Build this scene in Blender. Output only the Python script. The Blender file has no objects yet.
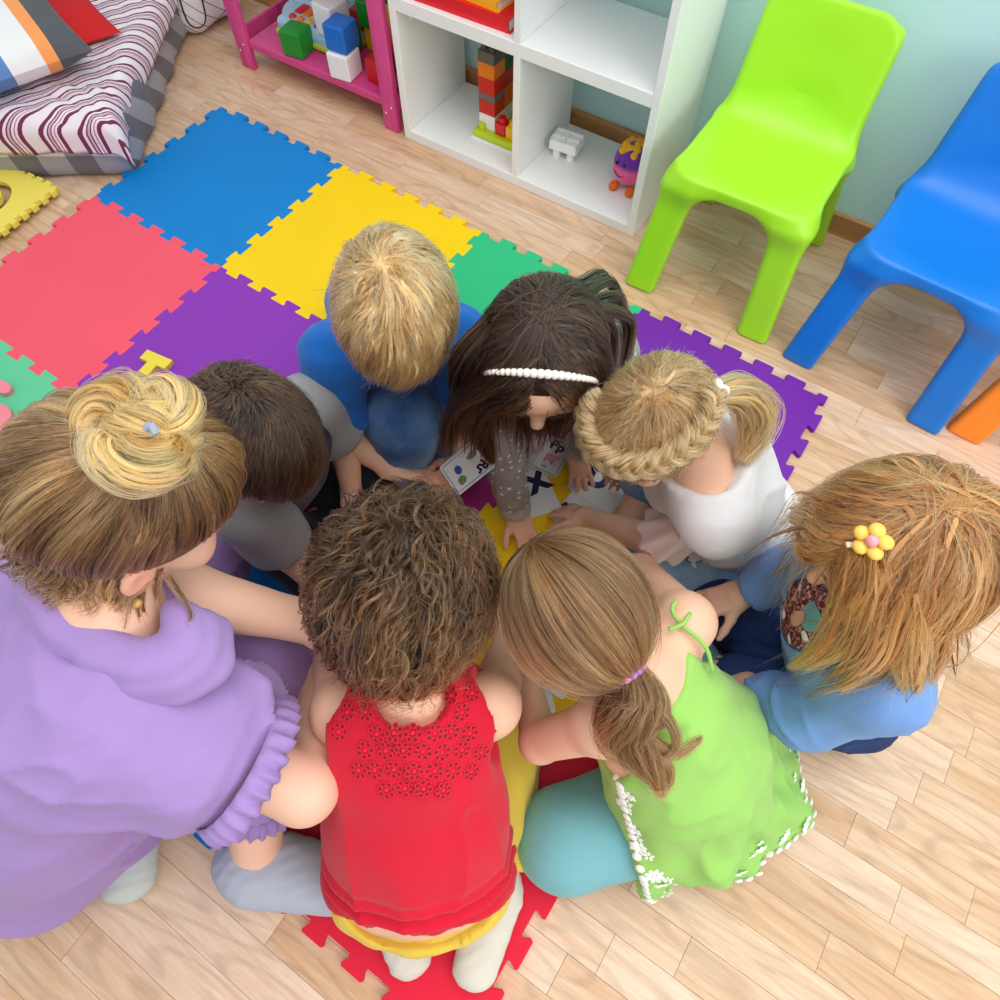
import bpy, bmesh, math, random
import numpy as np
from mathutils import Vector, Matrix

scene = bpy.context.scene
COL = scene.collection
random.seed(7)
RNG = np.random.default_rng(11)

# ------------------------------------------------------------------ camera
CAM_H, CAM_T, CAM_F = 1.34, 0.486, 682.6
cam_data = bpy.data.cameras.new('camera')
cam_data.sensor_width = 36.0
cam_data.lens = CAM_F / 1000.0 * 36.0
cam_data.clip_start = 0.05
cam = bpy.data.objects.new('camera', cam_data)
COL.objects.link(cam)
cam.location = (0, 0, CAM_H)
cam.rotation_euler = (CAM_T, 0, 0)
scene.camera = cam

# ------------------------------------------------------------------ light
world = bpy.data.worlds.new('room_light')
scene.world = world
world.use_nodes = True
bg = world.node_tree.nodes['Background']
bg.inputs[0].default_value = (0.93, 0.97, 1.0, 1)
bg.inputs[1].default_value = 0.66

def area_light(name, loc, target, sx, sy, power, color):
    ld = bpy.data.lights.new(name, 'AREA')
    ld.shape = 'RECTANGLE'; ld.size = sx; ld.size_y = sy
    ld.energy = power; ld.color = color
    o = bpy.data.objects.new(name, ld); COL.objects.link(o)
    o.location = loc
    d = Vector(target) - Vector(loc)
    o.rotation_euler = d.to_track_quat('-Z', 'Y').to_euler()
    return o
area_light('ceiling_bounce', (0.55, 0.75, 2.75), (0.4, 0.75, 0), 2.6, 2.6, 54, (1.0, 0.98, 0.95))
area_light('window_light', (2.0, -2.0, 1.9), (0.3, 0.6, 0.2), 1.8, 1.4, 40, (1.0, 0.985, 0.96))

vs = scene.view_settings
vs.view_transform = 'Standard'
vs.look = 'None'
vs.gamma = 1.0
vs.use_curve_mapping = False
vs.exposure = 0.17

# ------------------------------------------------------------------ helpers
def lin(c):
    c = np.asarray(c, float) / 255.0
    return np.where(c <= 0.04045, c / 12.92, ((c + 0.055) / 1.055) ** 2.4)
def lin4(c):
    r = lin(c); return (float(r[0]), float(r[1]), float(r[2]), 1.0)

_ct, _st = math.cos(CAM_T), math.sin(CAM_T)
def ray(px, py):
    a = (px - 500) / CAM_F; b = -(py - 500) / CAM_F
    return np.array([a, _st + b * _ct, -_ct + b * _st])
def at(px, py, z):
    """the point of the room seen at that place of the photograph, at height z above the floor"""
    d = ray(px, py); k = (z - CAM_H) / d[2]
    return np.array([0, 0, CAM_H]) + k * d

WA = math.radians(-33.5)
EU = np.array([math.cos(WA), math.sin(WA), 0.0])      # along the wall
EV = np.array([-math.sin(WA), math.cos(WA), 0.0])     # into the wall
W0 = np.array([-0.293, 1.974, 0.0])
def wall_pt(u, v, z=0.0):
    return W0 + u * EU + v * EV + np.array([0, 0, z])
WALL_V = 0.335

def tag(o, label=None, cat=None, group=None, kind=None):
    if label: o['label'] = label
    if cat: o['category'] = cat
    if group: o['group'] = group
    if kind: o['kind'] = kind
    return o
def empty(name, loc=(0, 0, 0), rz=0.0, parent=None):
    o = bpy.data.objects.new(name, None); COL.objects.link(o)
    o.location = loc; o.rotation_euler = (0, 0, rz); o.empty_display_size = 0.05
    if parent is not None: o.parent = parent
    return o
def link(name, me, mat=None, parent=None, loc=None, rz=None, smooth=False):
    o = bpy.data.objects.new(name, me); COL.objects.link(o)
    if mat is not None and len(me.materials) == 0: me.materials.append(mat)
    if parent is not None: o.parent = parent
    if loc is not None: o.location = loc
    if rz is not None: o.rotation_euler = (0, 0, rz)
    if smooth and len(me.polygons):
        me.polygons.foreach_set('use_smooth', np.ones(len(me.polygons), bool))
    return o
def mesh_from(name, V, Fc):
    me = bpy.data.meshes.new(name)
    V = np.asarray(V, np.float32)
    if isinstance(Fc, np.ndarray):
        n, k = Fc.shape
        me.vertices.add(len(V)); me.vertices.foreach_set('co', V.ravel())
        me.loops.add(n * k); me.loops.foreach_set('vertex_index', Fc.astype(np.int32).ravel())
        me.polygons.add(n)
        me.polygons.foreach_set('loop_start', np.arange(0, n * k, k, dtype=np.int32))
        me.update(calc_edges=True)
    else:
        me.from_pydata([tuple(map(float, v)) for v in V], [], Fc); me.update()
    return me
def set_col(me, rgb):
    rgb = np.asarray(rgb, np.float32)
    a = me.color_attributes.new('Col', 'FLOAT_COLOR', 'POINT')
    a.data.foreach_set('color', np.concatenate([rgb, np.ones((len(rgb), 1), np.float32)], 1).ravel())

class MB:
    """collects simple shapes into one mesh"""
    def __init__(s): s.bm = bmesh.new()
    def box(s, c, size, rot=None, bev=0.0, seg=2):
        g = bmesh.ops.create_cube(s.bm, size=1.0)
        vs_ = g['verts']
        bmesh.ops.scale(s.bm, vec=size, verts=vs_)
        if bev > 0:
            es = list({e for v in vs_ for e in v.link_edges})
            r = bmesh.ops.bevel(s.bm, geom=es, offset=bev, segments=seg, affect='EDGES', profile=0.5)
            vs_ = list({v for f in r['faces'] for v in f.verts} | {v for v in vs_ if v.is_valid})
        m = Matrix.Translation(Vector(c)) @ (rot.to_4x4() if rot is not None else Matrix.Identity(4))
        bmesh.ops.transform(s.bm, matrix=m, verts=vs_)
        return s
    def cyl(s, p0, p1, r0, r1=None, seg=16):
        p0, p1 = Vector(p0), Vector(p1); r1 = r0 if r1 is None else r1
        d = p1 - p0
        g = bmesh.ops.create_cone(s.bm, cap_ends=True, segments=seg, radius1=r0, radius2=r1, depth=d.length)
        m = Matrix.Translation((p0 + p1) / 2) @ d.to_track_quat('Z', 'Y').to_matrix().to_4x4()
        bmesh.ops.transform(s.bm, matrix=m, verts=g['verts']); return s
    def ball(s, c, r, seg=16, rot=None):
        g = bmesh.ops.create_uvsphere(s.bm, u_segments=seg, v_segments=max(6, seg // 2), radius=1.0)
        r = (r, r, r) if np.isscalar(r) else r
        m = Matrix.Translation(Vector(c)) @ (rot.to_4x4() if rot is not None else Matrix.Identity(4)) @ Matrix.Diagonal((*r, 1))
        bmesh.ops.transform(s.bm, matrix=m, verts=g['verts']); return s
    def tube(s, pts, r, seg=8, closed=False):
        V, Fq = tube_arrays(pts, r, seg)
        bv = [s.bm.verts.new(v) for v in V]
        for f in Fq: s.bm.faces.new([bv[i] for i in f])
        s.bm.faces.new([bv[i] for i in range(seg)][::-1]); s.bm.faces.new(bv[-seg:])
        return s
    def prism(s, poly, z0, z1, frame=None):
        fr = frame if frame is not None else Matrix.Identity(4)
        lo = [s.bm.verts.new(fr @ Vector((x, y, z0))) for x, y in poly]
        hi = [s.bm.verts.new(fr @ Vector((x, y, z1))) for x, y in poly]
        n = len(poly)
        s.bm.faces.new(lo[::-1]); s.bm.faces.new(hi)
        for i in range(n): s.bm.faces.new([lo[i], lo[(i + 1) % n], hi[(i + 1) % n], hi[i]])
        return s
    def build(s, name, mat, parent=None, loc=None, rz=None, smooth=False):
        bmesh.ops.recalc_face_normals(s.bm, faces=s.bm.faces)
        me = bpy.data.meshes.new(name); s.bm.to_mesh(me); s.bm.free()
        return link(name, me, mat, parent, loc, rz, smooth)

def tube_arrays(pts, r, seg=8):
    P = np.asarray(pts, float); n = len(P)
    rr = np.full(n, r) if np.isscalar(r) else np.asarray(r, float)
    T = np.gradient(P, axis=0); T /= np.linalg.norm(T, axis=1)[:, None] + 1e-12
    up = np.array([0, 0, 1.0]) if abs(T[0][2]) < .9 else np.array([1.0, 0, 0])
    V = []
    N = np.cross(T[0], up); N /= np.linalg.norm(N)
    for i in range(n):
        N = N - T[i] * (N @ T[i]); N /= np.linalg.norm(N) + 1e-12
        Bn = np.cross(T[i], N)
        for k in range(seg):
            a = 2 * math.pi * k / seg
            V.append(P[i] + rr[i] * (math.cos(a) * N + math.sin(a) * Bn))
    Fq = [(i * seg + k, i * seg + (k + 1) % seg, (i + 1) * seg + (k + 1) % seg, (i + 1) * seg + k) for i in range(n - 1) for k in range(seg)]
    return V, Fq

def catmull(pts, n=8):
    P = np.asarray(pts, float)
    P = np.vstack([2 * P[0] - P[1], P, 2 * P[-1] - P[-2]])
    out = []
    for i in range(1, len(P) - 2):
        for t in np.linspace(0, 1, n, endpoint=False):
            a, b, c, d = P[i - 1], P[i], P[i + 1], P[i + 2]
            out.append(0.5 * ((2 * b) + (-a + c) * t + (2 * a - 5 * b + 4 * c - d) * t * t + (-a + 3 * b - 3 * c + d) * t ** 3))
    out.append(P[-2])
    return np.array(out)

# ------------------------------------------------------------------ materials
MATS = {}
class NT:
    def __init__(s, name):
        s.m = bpy.data.materials.new(name); s.m.use_nodes = True
        s.t = s.m.node_tree; s.b = s.t.nodes['Principled BSDF']
    def n(s, typ, **kw):
        nd = s.t.nodes.new(typ)
        for k, v in kw.items():
            if k.startswith('i_'):
                key = k[2:]; key = int(key) if key.isdigit() else key.replace('_', ' ')
                nd.inputs[key].default_value = v
            else: setattr(nd, k, v)
        return nd
    def l(s, a, ao, b, bi): s.t.links.new(a.outputs[ao], b.inputs[bi])
    def bump(s, src, out, strength, dist=0.002):
        b = s.n('ShaderNodeBump'); b.inputs['Strength'].default_value = strength; b.inputs['Distance'].default_value = dist
        s.l(src, out, b, 'Height'); s.l(b, 'Normal', s.b, 'Normal'); return b

def plain(name, rgb, rough=0.5, var=0.0, vscale=8.0, bump=0.0, bscale=300.0, spec=0.5, sheen=0.0, coat=0.0):
    if name in MATS: return MATS[name]
    t = NT(name)
    t.b.inputs['Base Color'].default_value = lin4(rgb)
    t.b.inputs['Roughness'].default_value = rough
    t.b.inputs['Specular IOR Level'].default_value = spec
    if sheen: t.b.inputs['Sheen Weight'].default_value = sheen
    if coat: t.b.inputs['Coat Weight'].default_value = coat
    tc = t.n('ShaderNodeTexCoord')
    if var:
        nz = t.n('ShaderNodeTexNoise', i_Scale=vscale, i_Detail=4.0)
        t.l(tc, 'Object', nz, 'Vector')
        hs = t.n('ShaderNodeHueSaturation'); hs.inputs['Color'].default_value = lin4(rgb)
        mr = t.n('ShaderNodeMapRange'); mr.inputs['To Min'].default_value = 1 - var; mr.inputs['To Max'].default_value = 1 + var
        t.l(nz, 'Fac', mr, 'Value'); t.l(mr, 'Result', hs, 'Value'); t.l(hs, 'Color', t.b, 'Base Color')
    if bump:
        nb = t.n('ShaderNodeTexNoise', i_Scale=bscale, i_Detail=2.0)
        t.l(tc, 'Object', nb, 'Vector'); t.bump(nb, 'Fac', bump)
    MATS[name] = t.m
    return t.m

def vcol(name, rough=0.5, bump=0.0, bscale=400.0, spec=0.4, sheen=0.0, sss=0.0):
    """colour comes from the thing's own painted colours"""
    if name in MATS: return MATS[name]
    t = NT(name)
    a = t.n('ShaderNodeAttribute', attribute_name='Col')
    t.l(a, 'Color', t.b, 'Base Color')
    t.b.inputs['Roughness'].default_value = rough
    t.b.inputs['Specular IOR Level'].default_value = spec
    if sheen: t.b.inputs['Sheen Weight'].default_value = sheen
    if sss:
        t.b.inputs['Subsurface Weight'].default_value = sss
        t.b.inputs['Subsurface Radius'].default_value = (0.012, 0.005, 0.003)
        t.b.inputs['Subsurface Scale'].default_value = 0.6
    if bump:
        tc = t.n('ShaderNodeTexCoord')
        nb = t.n('ShaderNodeTexNoise', i_Scale=bscale, i_Detail=2.0)
        t.l(tc, 'Object', nb, 'Vector'); t.bump(nb, 'Fac', bump)
    MATS[name] = t.m
    return t.m

def floor_mat():
    t = NT('oak_plank')
    g = t.n('ShaderNodeNewGeometry')
    mp = t.n('ShaderNodeMapping'); mp.inputs['Rotation'].default_value = (0, 0, -WA)
    t.l(g, 'Position', mp, 'Vector')
    oi = t.n('ShaderNodeObjectInfo')
    # shift the grain for each plank
    add = t.n('ShaderNodeVectorMath', operation='ADD')
    sc = t.n('ShaderNodeVectorMath', operation='SCALE'); sc.inputs[0].default_value = (13.0, 7.0, 3.0)
    t.l(oi, 'Random', sc, 'Scale'); t.l(mp, 'Vector', add, 0); t.l(sc, 'Vector', add, 1)
    st = t.n('ShaderNodeMapping'); st.inputs['Scale'].default_value = (2.2, 26.0, 1.0)
    t.l(add, 'Vector', st, 'Vector')
    n1 = t.n('ShaderNodeTexNoise', i_Scale=2.0, i_Detail=6.0, i_Roughness=0.6, i_Distortion=0.6)
    t.l(st, 'Vector', n1, 'Vector')
    # cathedral figure
    st2 = t.n('ShaderNodeMapping'); st2.inputs['Scale'].default_value = (1.6, 9.0, 1.0)
    t.l(add, 'Vector', st2, 'Vector')
    n2 = t.n('ShaderNodeTexNoise', i_Scale=1.3, i_Detail=1.0)
    t.l(st2, 'Vector', n2, 'Vector')
    mul = t.n('ShaderNodeMath', operation='MULTIPLY'); mul.inputs[1].default_value = 60.0
    t.l(n2, 'Fac', mul, 0)
    sn = t.n('ShaderNodeMath', operation='SINE'); t.l(mul, 'Value', sn, 0)
    # fine pores
    st3 = t.n('ShaderNodeMapping'); st3.inputs['Scale'].default_value = (14.0, 260.0, 1.0)
    t.l(add, 'Vector', st3, 'Vector')
    n3 = t.n('ShaderNodeTexNoise', i_Scale=2.0, i_Detail=3.0)
    t.l(st3, 'Vector', n3, 'Vector')
    ramp = t.n('ShaderNodeValToRGB')
    ramp.color_ramp.elements[0].position = 0.3; ramp.color_ramp.elements[0].color = lin4((212, 170, 134))
    ramp.color_ramp.elements[1].position = 0.72; ramp.color_ramp.elements[1].color = lin4((234, 202, 172))
    t.l(n1, 'Fac', ramp, 'Fac')
    mx = t.n('ShaderNodeMix', data_type='RGBA', blend_type='MULTIPLY'); 
    t.l(ramp, 'Color', mx, 6)
    r2 = t.n('ShaderNodeMapRange'); r2.inputs['From Min'].default_value = -1; r2.inputs['From Max'].default_value = -0.3
    r2.inputs['To Min'].default_value = 0.86; r2.inputs['To Max'].default_value = 1.0
    t.l(sn, 'Value', r2, 'Value')
    r3 = t.n('ShaderNodeMapRange'); r3.inputs['From Min'].default_value = 0.3; r3.inputs['From Max'].default_value = 0.55
    r3.inputs['To Min'].default_value = 0.88; r3.inputs['To Max'].default_value = 1.0
    t.l(n3, 'Fac', r3, 'Value')
    m2 = t.n('ShaderNodeMath', operation='MULTIPLY'); t.l(r2, 'Result', m2, 0); t.l(r3, 'Result', m2, 1)
    t.l(m2, 'Value', mx, 7); mx.inputs[0].default_value = 1.0
    hs = t.n('ShaderNodeHueSaturation')
    rv = t.n('ShaderNodeMapRange'); rv.inputs['To Min'].default_value = 0.90; rv.inputs['To Max'].default_value = 1.08
    t.l(oi, 'Random', rv, 'Value'); t.l(rv, 'Result', hs, 'Value')
    rs = t.n('ShaderNodeMapRange'); rs.inputs['To Min'].default_value = 1.12; rs.inputs['To Max'].default_value = 0.85
    t.l(oi, 'Random', rs, 'Value'); t.l(rs, 'Result', hs, 'Saturation')
    t.l(mx, 2, hs, 'Color'); t.l(hs, 'Color', t.b, 'Base Color')
    t.b.inputs['Roughness'].default_value = 0.38
    t.b.inputs['Specular IOR Level'].default_value = 0.4
    t.bump(n3, 'Fac', 0.06, 0.001)
    return t.m

def foam_mat(name, rgb):
    t = NT(name)
    t.b.inputs['Base Color'].default_value = lin4(rgb)
    t.b.inputs['Roughness'].default_value = 0.62
    t.b.inputs['Specular IOR Level'].default_value = 0.35
    tc = t.n('ShaderNodeTexCoord')
    v = t.n('ShaderNodeTexVoronoi', i_Scale=210.0); t.l(tc, 'Object', v, 'Vector')
    t.bump(v, 'Distance', 0.22, 0.0015)
    nz = t.n('ShaderNodeTexNoise', i_Scale=5.0, i_Detail=6.0); t.l(tc, 'Object', nz, 'Vector')
    hs = t.n('ShaderNodeHueSaturation'); hs.inputs['Color'].default_value = lin4(rgb)
    mr = t.n('ShaderNodeMapRange'); mr.inputs['To Min'].default_value = 0.93; mr.inputs['To Max'].default_value = 1.06
    t.l(nz, 'Fac', mr, 'Value'); t.l(mr, 'Result', hs, 'Value'); t.l(hs, 'Color', t.b, 'Base Color')
    return t.m
# ------------------------------------------------------------------ smooth solid modelling
def unit(v):
    v = np.asarray(v, float); return v / (np.linalg.norm(v) + 1e-12)
def frame(f, u):
    """columns: x = right, y = forward, z = up"""
    f = unit(f); u = np.asarray(u, float); u = unit(u - f * (u @ f)); r = np.cross(f, u)
    return np.stack([r, f, u], 1)

class Solid:
    FAR = 0.12
    def __init__(s, lo, hi, h):
        s.lo = np.asarray(lo, float); s.h = h
        s.n = np.maximum(4, np.ceil((np.asarray(hi, float) - s.lo) / h).astype(int) + 1)
        s.F = np.full(s.n, s.FAR, np.float32)
    def _sl(s, lo, hi):
        a = np.clip(np.floor((np.asarray(lo) - s.lo) / s.h).astype(int), 0, s.n)
        b = np.clip(np.ceil((np.asarray(hi) - s.lo) / s.h).astype(int) + 1, 0, s.n)
        if (b <= a).any(): return None, None
        ax = [(s.lo[i] + s.h * np.arange(a[i], b[i])).astype(np.float32) for i in range(3)]
        return tuple(slice(a[i], b[i]) for i in range(3)), (ax[0][:, None, None], ax[1][None, :, None], ax[2][None, None, :])
    def _merge(s, sl, d, k, mode):
        a = s.F[sl]
        if mode == 'add':
            if k > 0:
                hh = np.clip(0.5 + 0.5 * (a - d) / k, 0, 1)
                s.F[sl] = a + hh * (d - a) - k * hh * (1 - hh)
            else: s.F[sl] = np.minimum(a, d)
        else:
            d = -d
            if k > 0:
                hh = np.clip(0.5 - 0.5 * (a - d) / k, 0, 1)
                s.F[sl] = a + hh * (d - a) + k * hh * (1 - hh)
            else: s.F[sl] = np.maximum(a, d)
    def cone(s, p0, p1, r0, r1=None, k=0.02, mode='add', flat=None, cap=False):
        """rounded cone; flat=(axis, ratio) widens it along that axis"""
        p0 = np.asarray(p0, float); p1 = np.asarray(p1, float); r1 = r0 if r1 is None else r1
        q = 1.0 if flat is None else max(1.0, flat[1])
        m = max(r0, r1) * q + k + 0.02
        sl, X = s._sl(np.minimum(p0, p1) - m, np.maximum(p0, p1) + m)
        if sl is None: return s
        ba = p1 - p0; L2 = max(ba @ ba, 1e-12)
        dx, dy, dz = X[0] - p0[0], X[1] - p0[1], X[2] - p0[2]
        tr = (dx * ba[0] + dy * ba[1] + dz * ba[2]) / L2
        t = np.clip(tr, 0, 1).astype(np.float32)
        qx, qy, qz = dx - t * ba[0], dy - t * ba[1], dz - t * ba[2]
        r = r0 + (r1 - r0) * t
        d2 = qx * qx + qy * qy + qz * qz
        if flat is None: d = np.sqrt(d2) - r
        else:
            w = unit(flat[0]); a = qx * w[0] + qy * w[1] + qz * w[2]
            d = (np.sqrt(np.maximum(d2 - a * a, 0) + (a / flat[1]) ** 2) - r)
        if cap: d = np.maximum(d, (tr - 1) * math.sqrt(L2))
        s._merge(sl, d.astype(np.float32), k, mode); return s
    def chain(s, pts, rad, k=0.02, flat=None, mode='add'):
        for i in range(len(pts) - 1): s.cone(pts[i], pts[i + 1], rad[i], rad[i + 1], k, mode, flat)
        return s
    def ell(s, c, r, R=None, k=0.02, mode='add'):
        c = np.asarray(c, float); r = np.asarray([r] * 3 if np.isscalar(r) else r, float)
        R = np.eye(3) if R is None else np.asarray(R)
        m = r.max() + k + 0.02
        sl, X = s._sl(c - m, c + m)
        if sl is None: return s
        d = [X[i] - c[i] for i in range(3)]
        q = [(d[0] * R[0, j] + d[1] * R[1, j] + d[2] * R[2, j]) for j in range(3)]
        k0 = np.sqrt((q[0] / r[0]) ** 2 + (q[1] / r[1]) ** 2 + (q[2] / r[2]) ** 2)
        k1 = np.sqrt((q[0] / r[0] ** 2) ** 2 + (q[1] / r[1] ** 2) ** 2 + (q[2] / r[2] ** 2) ** 2) + 1e-6
        s._merge(sl, (k0 * (k0 - 1) / k1).astype(np.float32), k, mode); return s
    def box(s, c, half, R=None, rnd=0.01, k=0.02, mode='add'):
        c = np.asarray(c, float); half = np.asarray(half, float)
        R = np.eye(3) if R is None else np.asarray(R)
        m = np.linalg.norm(half) + k + 0.02
        sl, X = s._sl(c - m, c + m)
        if sl is None: return s
        d = [X[i] - c[i] for i in range(3)]
        q = [np.abs(d[0] * R[0, j] + d[1] * R[1, j] + d[2] * R[2, j]) - (half[j] - rnd) for j in range(3)]
        out = np.sqrt(sum(np.maximum(v, 0) ** 2 for v in q)) + np.minimum(np.maximum(np.maximum(q[0], q[1]), q[2]), 0) - rnd
        s._merge(sl, out.astype(np.float32), k, mode); return s
    def plane(s, p, n, k=0.0):
        """cut away what lies on the side of the normal"""
        n = unit(n); p = np.asarray(p, float)
        ax = [(s.lo[i] + s.h * np.arange(s.n[i])).astype(np.float32) for i in range(3)]
        d = (ax[0][:, None, None] - p[0]) * n[0] + (ax[1][None, :, None] - p[1]) * n[1] + (ax[2][None, None, :] - p[2]) * n[2]
        s._merge((slice(None),) * 3, -d.astype(np.float32), k, 'cut'); return s
    def surf(s):
        F = s.F
        for ax in range(3):
            sl = [slice(None)] * 3
            for e in (0, -1): sl[ax] = e; F[tuple(sl)] = np.maximum(F[tuple(sl)], s.h * .2)
        B = F < 0
        cnt = np.zeros(np.array(F.shape) - 1, np.int8)
        for i in (0, 1):
            for j in (0, 1):
                for k in (0, 1): cnt += B[i:B.shape[0] - 1 + i, j:B.shape[1] - 1 + j, k:B.shape[2] - 1 + k]
        act = np.argwhere((cnt > 0) & (cnt < 8))
        idx = np.full(cnt.shape, -1, np.int32); idx[tuple(act.T)] = np.arange(len(act))
        cs = np.array([(i, j, k) for i in (0, 1) for j in (0, 1) for k in (0, 1)])
        val = np.stack([F[act[:, 0] + c[0], act[:, 1] + c[1], act[:, 2] + c[2]] for c in cs], 1)
        S = np.zeros((len(act), 3)); N = np.zeros(len(act))
        for a in range(8):
            for b in range(a + 1, 8):
                if abs(cs[a] - cs[b]).sum() != 1: continue
                va, vb = val[:, a], val[:, b]
                m = (va < 0) != (vb < 0)
                t = np.where(m, va / np.where(m, va - vb, 1), 0)
                S += np.where(m[:, None], cs[a] + t[:, None] * (cs[b] - cs[a]), 0); N += m
        V = s.lo + s.h * (act + S / N[:, None])
        quads = []
        for ax in range(3):
            o = [0, 0, 0]; o[ax] = 1
            A = B[:B.shape[0] - o[0], :B.shape[1] - o[1], :B.shape[2] - o[2]]; C = B[o[0]:, o[1]:, o[2]:]
            e = np.argwhere(A != C); e1, e2 = (ax + 1) % 3, (ax + 2) % 3
            ok = (e[:, e1] > 0) & (e[:, e2] > 0) & (e[:, e1] < cnt.shape[e1]) & (e[:, e2] < cnt.shape[e2]) & (e[:, ax] < cnt.shape[ax])
            e = e[ok]; inside = A[tuple(e.T)]
            def g(d1, d2):
                q = e.copy(); q[:, e1] += d1; q[:, e2] += d2; return idx[tuple(q.T)]
            q = np.stack([g(-1, -1), g(0, -1), g(0, 0), g(-1, 0)], 1)
            q[~inside] = q[~inside][:, ::-1]
            quads.append(q)
        Q = np.vstack(quads)
        return V, Q[(Q >= 0).all(1)]

def vnormals(V, Q):
    n = np.cross(V[Q[:, 2]] - V[Q[:, 0]], V[Q[:, 3]] - V[Q[:, 1]])
    N = np.zeros_like(V)
    for k in range(4): 
        for c in range(3): N[:, c] += np.bincount(Q[:, k], n[:, c], len(V))
    return N / (np.linalg.norm(N, axis=1)[:, None] + 1e-12)
def relax(V, Q, it=2, lam=0.5):
    cntv = np.bincount(Q.ravel(), minlength=len(V)).astype(float)[:, None]
    for _ in range(it):
        S = np.zeros_like(V)
        for k in range(4):
            nb = V[Q[:, (k + 1) % 4]] + V[Q[:, (k + 3) % 4]]
            for c in range(3): S[:, c] += np.bincount(Q[:, k], nb[:, c], len(V))
        V = V + lam * (S / np.maximum(2 * cntv, 1) - V)
    return V
def wob(V, scale, seed, stretch=None):
    """smooth pseudo noise in about [-1, 1]; stretch=(axis, ratio) draws it out along an axis"""
    r = np.random.default_rng(seed)
    P = np.asarray(V, float)
    if stretch is not None:
        w = unit(stretch[0]); P = P - np.outer(P @ w, w) * (1 - 1.0 / stretch[1])
    out = 0
    for _ in range(5):
        k1, k2 = r.normal(size=3) * scale, r.normal(size=3) * scale * .7
        out = out + np.sin(P @ k1 + r.uniform(0, 6) + 1.3 * np.sin(P @ k2 + r.uniform(0, 6)))
    return out / 3.2
def ridge(V, scale, seed, stretch=None):
    """creases: sharp ridges with soft hollows"""
    w = np.abs(wob(V, scale, seed, stretch)); m = np.clip(.5 + .9 * wob(V, scale * .35, seed + 50), 0, 1)
    return (1 - 2.2 * w / (w + .45)) * m
def solid_obj(name, S, mat, parent, fold=None, col=None, it=1):
    """fold: list of (amp, scale, seed, stretch) displacements"""
    V, Q = S.surf()
    if it: V = relax(V, Q, it)
    if fold:
        N = vnormals(V, Q); d = 0
        for fo in fold:
            amp, sc_, seed, stt = fo[:4]
            w = ridge(V, sc_, seed, stt) if len(fo) > 4 else wob(V, sc_, seed, stt); d = d + amp * w
        V = V + N * d[:, None]
    me = mesh_from(name, V, Q)
    if col is not None: set_col(me, col(V) if callable(col) else np.tile(col, (len(V), 1)))
    return link(name, me, mat, parent, smooth=True)
# ------------------------------------------------------------------ the room
def proj(p):
    d = np.asarray(p, float) - np.array([0, 0, CAM_H])
    z = d[1] * _st - d[2] * _ct
    return 500 + CAM_F * d[0] / z, 500 - CAM_F * (d[1] * _ct + d[2] * _st) / z, z

M_FLOOR = floor_mat()
floor = MB().box((0, 0, -0.03), (7.0, 7.0, 0.046)).build('floor', plain('sub_floor', (120, 88, 60), 0.9), loc=tuple(wall_pt(0.6, -2.0)), rz=WA)
tag(floor, 'light oak strip parquet floor', kind='structure')
def make_planks():
    pitch = 0.0667
    known = {0: [1.878], 1: [1.824, 2.034], 2: [1.928], -3: [1.959], -4: [1.886], -1: [1.903], 4: [1.85], 3: [1.957], 6: [1.661], 7: [1.553], 8: [1.501]}
    r = random.Random(5)
    seen, rest = [], []
    base = W0 - np.array(floor.location)
    for k in range(-20, 24):
        v1 = -1.002 - pitch * k; v0 = v1 - pitch
        v1 = min(v1, WALL_V)
        ends = sorted(known.get(k, []))
        if ends:
            lo, hi = ends[0], ends[-1]
        else: lo = hi = r.uniform(0.3, 0.7); ends = [lo]
        while lo > -2.6: lo -= r.uniform(0.28, 0.52); ends.insert(0, lo)
        while hi < 3.2: hi += r.uniform(0.28, 0.52); ends.append(hi)
        for a, b in zip(ends[:-1], ends[1:]):
            vis = False
            for t in (0, .5, 1):
                x, y, z = proj(wall_pt(a + (b - a) * t, (v0 + v1) / 2))
                if z > 0 and -15 < x < 1015 and -15 < y < 1015:
                    u_, v_ = a + (b - a) * t, (v0 + v1) / 2
                    # the mats, the mattress and the group hide the rest
                    if not (-0.5 < u_ < 1.36 and -1.15 < v_ < -0.28) and not (u_ < -0.8 and v_ > -0.6) and not (u_ < 0.9 and -1.5 < v_ < -0.28 and u_ > -0.6): vis = True
            (seen if vis else rest).append((a, b, v0, v1))
    return seen, rest
def plank_mesh():
    bm = bmesh.new()
    V = [(-.5, -.5, 0), (.5, -.5, 0), (.5, .5, 0), (-.5, .5, 0)]
    g = bmesh.ops.create_cube(bm, size=1.0)
    me = bpy.data.meshes.new('plank'); bm.to_mesh(me); bm.free(); me.materials.append(M_FLOOR); return me
_pm = plank_mesh()
_seen, _rest = make_planks()
for (a, b, v0, v1) in _seen:
    o = bpy.data.objects.new('plank', _pm); COL.objects.link(o); o.parent = floor
    p = wall_pt((a + b) / 2, (v0 + v1) / 2) - np.array(floor.location)
    c, s_ = math.cos(-WA), math.sin(-WA)
    o.location = (p[0] * c - p[1] * s_, p[0] * s_ + p[1] * c, -0.0045)
    o.scale = (b - a - 0.0007, v1 - v0 - 0.0006, 0.009)
mb = MB()
for (a, b, v0, v1) in _rest:
    p = wall_pt((a + b) / 2, (v0 + v1) / 2) - np.array(floor.location)
    c, s_ = math.cos(-WA), math.sin(-WA)
    mb.box((p[0] * c - p[1] * s_, p[0] * s_ + p[1] * c, -0.0045), (b - a - 0.0007, v1 - v0 - 0.0006, 0.009))
o = mb.build('plank_field', M_FLOOR, floor); o['kind'] = 'stuff'
print('planks', len(_seen), len(_rest))

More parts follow.
